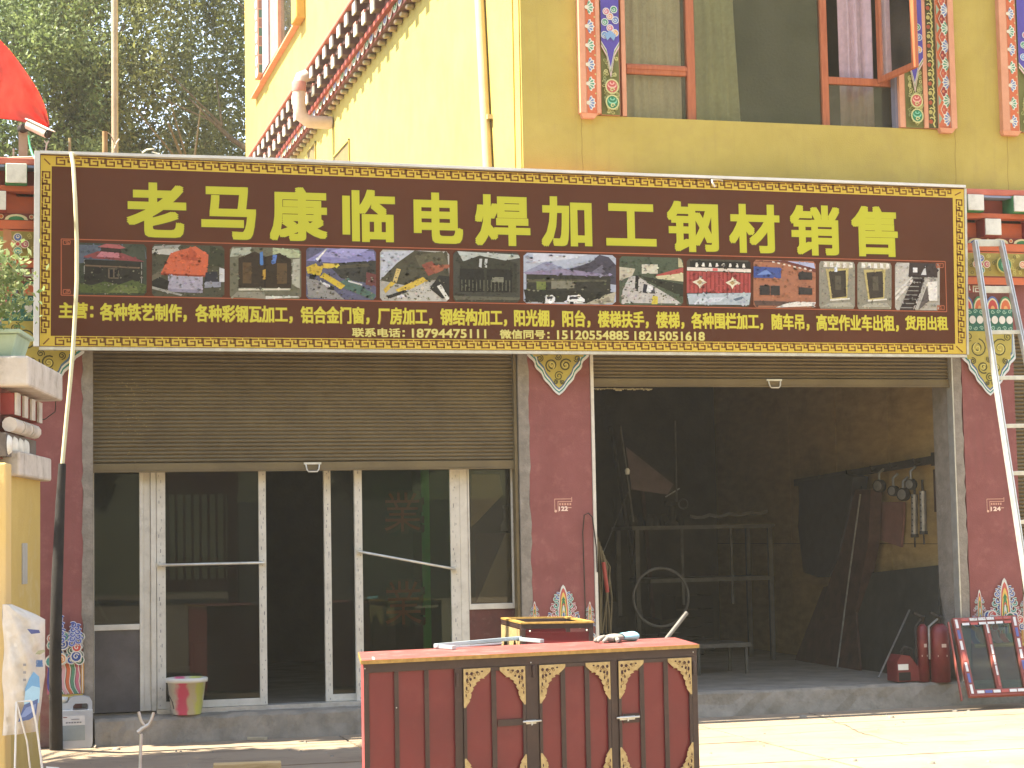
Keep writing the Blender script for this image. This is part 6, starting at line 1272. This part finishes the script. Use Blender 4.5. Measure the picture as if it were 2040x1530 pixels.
a_, b_ = onY(56,248,.08), onY(94,266,-.02); m = MB(); m.tube([a_, b_], .038, 14); hb = obj('housing', m, WHT, cmr); m = MB(); d_ = (b_-a_).normalized(); m.tube([b_, b_+d_*.02], .034, 12); obj('lens', m, BLK, hb); m = MB(); m.bar(a_-d_*.0+Vector((0,0,.04)), b_+d_*.05+Vector((0,0,.04)), .085, .008); obj('sun_shield', m, WHT, hb)
m = MB(); m.tube([onY(57,270,.1), onY(60,292,.1), onY(64,306,.05), onY(70,318,-.08)], .008, 6); obj('green_cord', m, mat('green_cord','3f9c74','5ab48c',rough=.6), None, 'green cord trailing from the security camera down the cornice', 'cord')
fl = thing('red_flag', 'sagging red cloth flag with a yellow dotted edge at the top left', 'flag', tuple(onY(-40,320,.6)))
edge_t = [(-60,20),(-20,58),(0,80),(18,98),(36,122),(54,148),(72,174),(86,202),(94,228),(98,252)]; edge_b = [(-60,200),(-40,225),(-20,232),(0,236),(18,238),(36,241),(54,246),(70,250),(86,252),(97,254)]
m = MB(); vs = []; nn = 10
for i in range(10):
    for j in range(nn+1):
        t = j/nn; x_ = edge_t[i][0]*(1-t)+edge_b[i][0]*t; y_ = edge_t[i][1]*(1-t)+edge_b[i][1]*t; vs.append(onY(x_, y_, .15+(x_+60)/160*1.25+.05*sin(i*1.0+j*.45)+.035*sin(j*1.5-i*.6)+.03*sin(i*2.3-j*.9)))
m.raw(vs, [(i*(nn+1)+j,(i+1)*(nn+1)+j,(i+1)*(nn+1)+j+1,i*(nn+1)+j+1) for i in range(9) for j in range(nn)], smooth=True)
fo = obj('flag_cloth', m, mat('red_flag_cloth', 'e57a70', 'd4605a', rough=.8, scale=4, bump=.2, trans=.55), fl); fo.modifiers.new('soft', 'SUBSURF').render_levels = 2; sm_ = fo.modifiers.new('thickness','SOLIDIFY'); sm_.thickness = .004
m = MB()
for i in range(1, 9):
    for t_ in (.0,.5):
        x_ = edge_t[i][0]*(1-t_)+edge_t[i+1][0]*t_; y_ = edge_t[i][1]*(1-t_)+edge_t[i+1][1]*t_; q = onY(x_, y_, .10+(x_+60)/160*1.25); m.lathe(q, [(.006,0),(0,.004)], 6, axis=(0,-1,0))
obj('yellow_dot', m, mat('yellow_dots','d8b040',rough=.7), fl)
m = MB(); q = onY(-45,150,.6); m.tube([(q.x,.6,4.4),(q.x,.6,q.z+.9)], .018, 8); obj('flagpole', m, SALV, fl)

# ================================================================ TREES and the wooded slope behind
BARK = mat('bark', '6a5c44', '4b4030', rough=.95, scale=8, stretch=(3,3,.6), bump=.5)
def tree(name, label, x, y, h, crown, n, size, cols, cat='tree', lean=.0, clumps=420):
    t = thing(name, label, cat, (x, y, 0)); m = MB()
    p = [Vector((x+lean*k*k*.02*h+.12*sin(k*1.3), y+.1*cos(k), h*k/8)) for k in range(9)]; m.tube(p, [.26*(1-k/10.5) for k in range(9)], 12); obj('trunk', m, BARK, t)
    m = MB()
    for k in range(16):
        b_ = p[2+k % 6]; a_ = rnd.uniform(0,2*pi); l_ = rnd.uniform(.9,2.2); e_ = b_+Vector((cos(a_)*l_, sin(a_)*l_, l_*rnd.uniform(.5,1.2))); m.tube([b_, b_.lerp(e_,.5)+Vector((0,0,-.1)), e_], [.07,.045,.015], 6)
        for q in range(3): e2 = e_+Vector((rnd.uniform(-.7,.7), rnd.uniform(-.7,.7), rnd.uniform(.1,.8))); m.tube([b_.lerp(e_,.6), e2], [.025,.008], 5)
    obj('limb', m, BARK, t)
    (cx, cy, cz_), rad = crown; leaves('crown', (cx, cy, cz_), rad, n, size, cols, t, LEAF, clumps=clumps, cr=.13)
    return t
CO = ['5f6432','6f743a','8c8e52','4b5125','7a803e']
tree('poplar_tree', 'tall leafy poplar with a dark forked trunk left of the yellow side wall', 2.75, 18.2, 13, ((2.7,20.6,9.6),(2.4,2.2,4.6)), 60000, .052, CO, lean=.3)
tree('willow_tree', 'broad bushy tree behind the tall pole and the flag', .4, 19.5, 11, ((.3,19.5,8.6),(2.4,2.0,4.0)), 60000, .05, ['66783c','7f9050','97a564','52663a'])
tree('elm_tree', 'darker tree behind the red flag at the far left', -2.6, 21.5, 12, ((-2.6,21.5,8.8),(2.6,2.2,4.2)), 40000, .055, ['66743f','78864c','55643a'])
tree('birch_tree', 'pale leafed tree further back on the slope', 1.8, 27, 15, ((1.8,27,11),(5.2,2.0,5.5)), 40000, .07, ['666c3a','767c46','585e34'])
m = MB(); n = 40; vs = []
for i in range(n+1):
    for j in range(13):
        x_ = -120+240*i/n; y_ = 36+j*9; z_ = -1+(j/12)**1.0*(25+5*sin(i*.7)+3*sin(i*1.9+j*.5))+rnd.uniform(-.5,.5)*(j > 0); vs.append((x_, y_, z_))
m.raw(vs, [(i*13+j,(i+1)*13+j,(i+1)*13+j+1,i*13+j+1) for i in range(n) for j in range(12)], smooth=True)
obj('hillside', m, mat('wooded_slope', '4f5d34', '6d7848', rough=.95, scale=.9, bump=.8, fine=4, dirt='2f3a22', dirt_amt=.8, dirt_scale=1.4), kind='structure', origin=(0,60,0))
# ================================================================ THE OTHER SIDE OF THE STREET (seen only in the glass)
ow = obj('compound_wall', B(5.6, 22, -30.3, -30, 0, 2.4), mat('pale_wall', '8a8676', '787464', rough=.9), None, 'pale compound wall on the far side of the street behind the viewer', 'wall')
og_ = thing('red_gate', 'red barred gate across the street, mirrored in the left glass door', 'gate', (4.4, -30, 0))
obj('gate_frame', B(3.6,5.5,-30.1,-30,.3,.6), REDP, og_); obj('gate_beam', B(3.4,5.6,-30.2,-30,2.6,3.5), REDP, og_)
for x_ in (3.4,5.35): obj('gate_post', B(x_,x_+.22,-30.2,-30,0,2.6), REDP, og_)
for k in range(9): obj('gate_bar', B(3.72+k*.19,3.78+k*.19,-30.05,-30.02,.6,2.6), REDP, og_)
for k, (x_, h_) in enumerate(((-9,8),(-3.5,9),(1.2,7.5),(9.5,8.5),(15,9))):
    tree('street_tree', ('leftmost','second','third','fourth','rightmost')[k]+' of the street trees behind the viewer, seen only as reflections', x_, -32.5-(k % 2)*1.5, h_, ((x_,-32.5-(k % 2)*1.5,h_*.62),(2.9,2.0,h_*.38)), 5000, .22, CO, clumps=90)

m = MB(); n = 30; vs = []
for i in range(n+1):
    for j in range(11):
        x_ = -160+320*i/n; y_ = -38-j*12; z_ = -1+(j/10)*(74+9*sin(i*.8)+5*sin(i*2.1+j*.5))+rnd.uniform(-.8,.8)*(j > 0); vs.append((x_, y_, z_))
m.raw(vs, [(i*11+j,i*11+j+1,(i+1)*11+j+1,(i+1)*11+j) for i in range(n) for j in range(10)], smooth=True)
obj('valley_side', m, mat('far_wooded_slope', '5a5a3c', '716e50', rough=.95, scale=.6, bump=.8, fine=3, dirt='2c3620', dirt_amt=.8, dirt_scale=1.0), kind='structure', origin=(0,-60,0))
tree('shade_tree', 'unseen tree added outside the left of the picture to shade the yard before the step', -4.9, -1.7, 7.2, ((-2.3,-1.75,5.6),(1.75,1.25,1.5)), 9000, .10, CO, lean=.55)  # unseen tree, added to throw shade on the left of the yard

stree = [o for o in S.objects if o.name.startswith('shade_tree')][0]
leaves('shade_bough', (-1.55,-3.95,3.45), (.75,.6,.62), 2600, .09, CO, stree, LEAF, clumps=60, cr=.3)  # unseen leaf clump added to keep the sun off the sack
m = MB(); m.tube([(-4.6,-1.9,2.6),(-3.2,-3.0,3.1),(-1.7,-3.9,3.4)], [.09,.06,.02], 7); obj('limb', m, BARK, stree)

# steel stock standing in the depth of the workshop
for k in range(14):
    x_ = 4.78+k*.19+rnd.uniform(-.03,.03); h_ = rnd.uniform(1.5,2.7); m = MB(); a_ = Vector((x_, 5.5+rnd.uniform(-.2,.1), .2)); b_ = Vector((x_+rnd.uniform(-.15,.15), 5.98, .2+h_))
    if k % 3: m.bar(a_, b_, .04, .04)
    else: m.tube([a_, b_], .024, 8)
    obj('steel_length', m, (GST, RUST, BLK)[k % 3], None, ('first','second','third','fourth','fifth','sixth','seventh','eighth','ninth','tenth','eleventh','twelfth','thirteenth','fourteenth')[k]+' steel '+('pipe','bar','bar')[k % 3]+' from the left in the row leaning at the back of the workshop', 'steel bar', group='steel stock leaning at the back of the workshop')
for k, (x_, y_, w_, h_) in enumerate(((6.9,4.4,.5,.4),(7.3,5.0,.45,.62),(5.2,1.9,.4,.3))):
    cr = thing('scrap_crate', ('low dark crate on the floor before the leaning plates','taller dark crate behind the low one','small dark crate near the left of the open bay')[k], 'crate', (x_+w_/2, y_+w_/2, .2))
    for j in range(4): obj('slat', B(x_, x_+w_, y_, y_+.015, .21+j*h_/4, .21+j*h_/4+h_/4-.015), BLK, cr)
    obj('crate_side', B(x_, x_+.015, y_+.016, y_+w_, .2, .2+h_), BLK, cr); obj('crate_side', B(x_+w_-.015, x_+w_, y_+.016, y_+w_, .2, .2+h_), BLK, cr)
# hairline cracks wandering over the concrete yard
CRK2 = mat('yard_crack', '5c5344', '4a4236', rough=1)
for k, (xa, ya, xb, yb) in enumerate(((4.3,-.62,9.6,-.38),(4.6,-1.5,9.0,-1.25),(5.4,-2.3,8.4,-2.7),(.5,-1.1,3.4,-.8),(6.6,-.1,6.3,-2.6))):
    m = MB(); n = 34; pts = []; oy = 0
    for i in range(n+1):
        t = i/n; oy += rnd.uniform(-.02,.02); pts.append((xa+(xb-xa)*t+(oy if abs(xb-xa) < 1 else 0), ya+(yb-ya)*t+(0 if abs(xb-xa) < 1 else oy), rnd.uniform(.002,.007)))
    vert = abs(xb-xa) < 1; vs = []
    for (x_, y_, w_) in pts: vs += [(x_-(w_ if vert else 0), y_-(0 if vert else w_), .0045), (x_+(w_ if vert else 0), y_+(0 if vert else w_), .0045)]
    m.raw(vs, [(2*i,2*i+1,2*i+3,2*i+2) if vert else (2*i,2*i+2,2*i+3,2*i+1) for i in range(n)]); o = obj('crack', m, CRK2, slabs)
# ================================================================ thin haze volume added to imitate the veil of lens glare
hz = bpy.data.materials.new('haze'); hz.use_nodes = True; t_ = hz.node_tree; t_.nodes.remove(t_.nodes['Principled BSDF'])
pv = t_.nodes.new('ShaderNodeVolumePrincipled'); pv.inputs['Color'].default_value = (1,.9,.7,1); pv.inputs['Density'].default_value = .0010; pv.inputs['Anisotropy'].default_value = .0
t_.links.new(pv.outputs[0], t_.nodes['Material Output'].inputs['Volume'])
obj('haze', B(-700,700,-700,700,-2,125), hz, kind='stuff', origin=(0,0,-2))
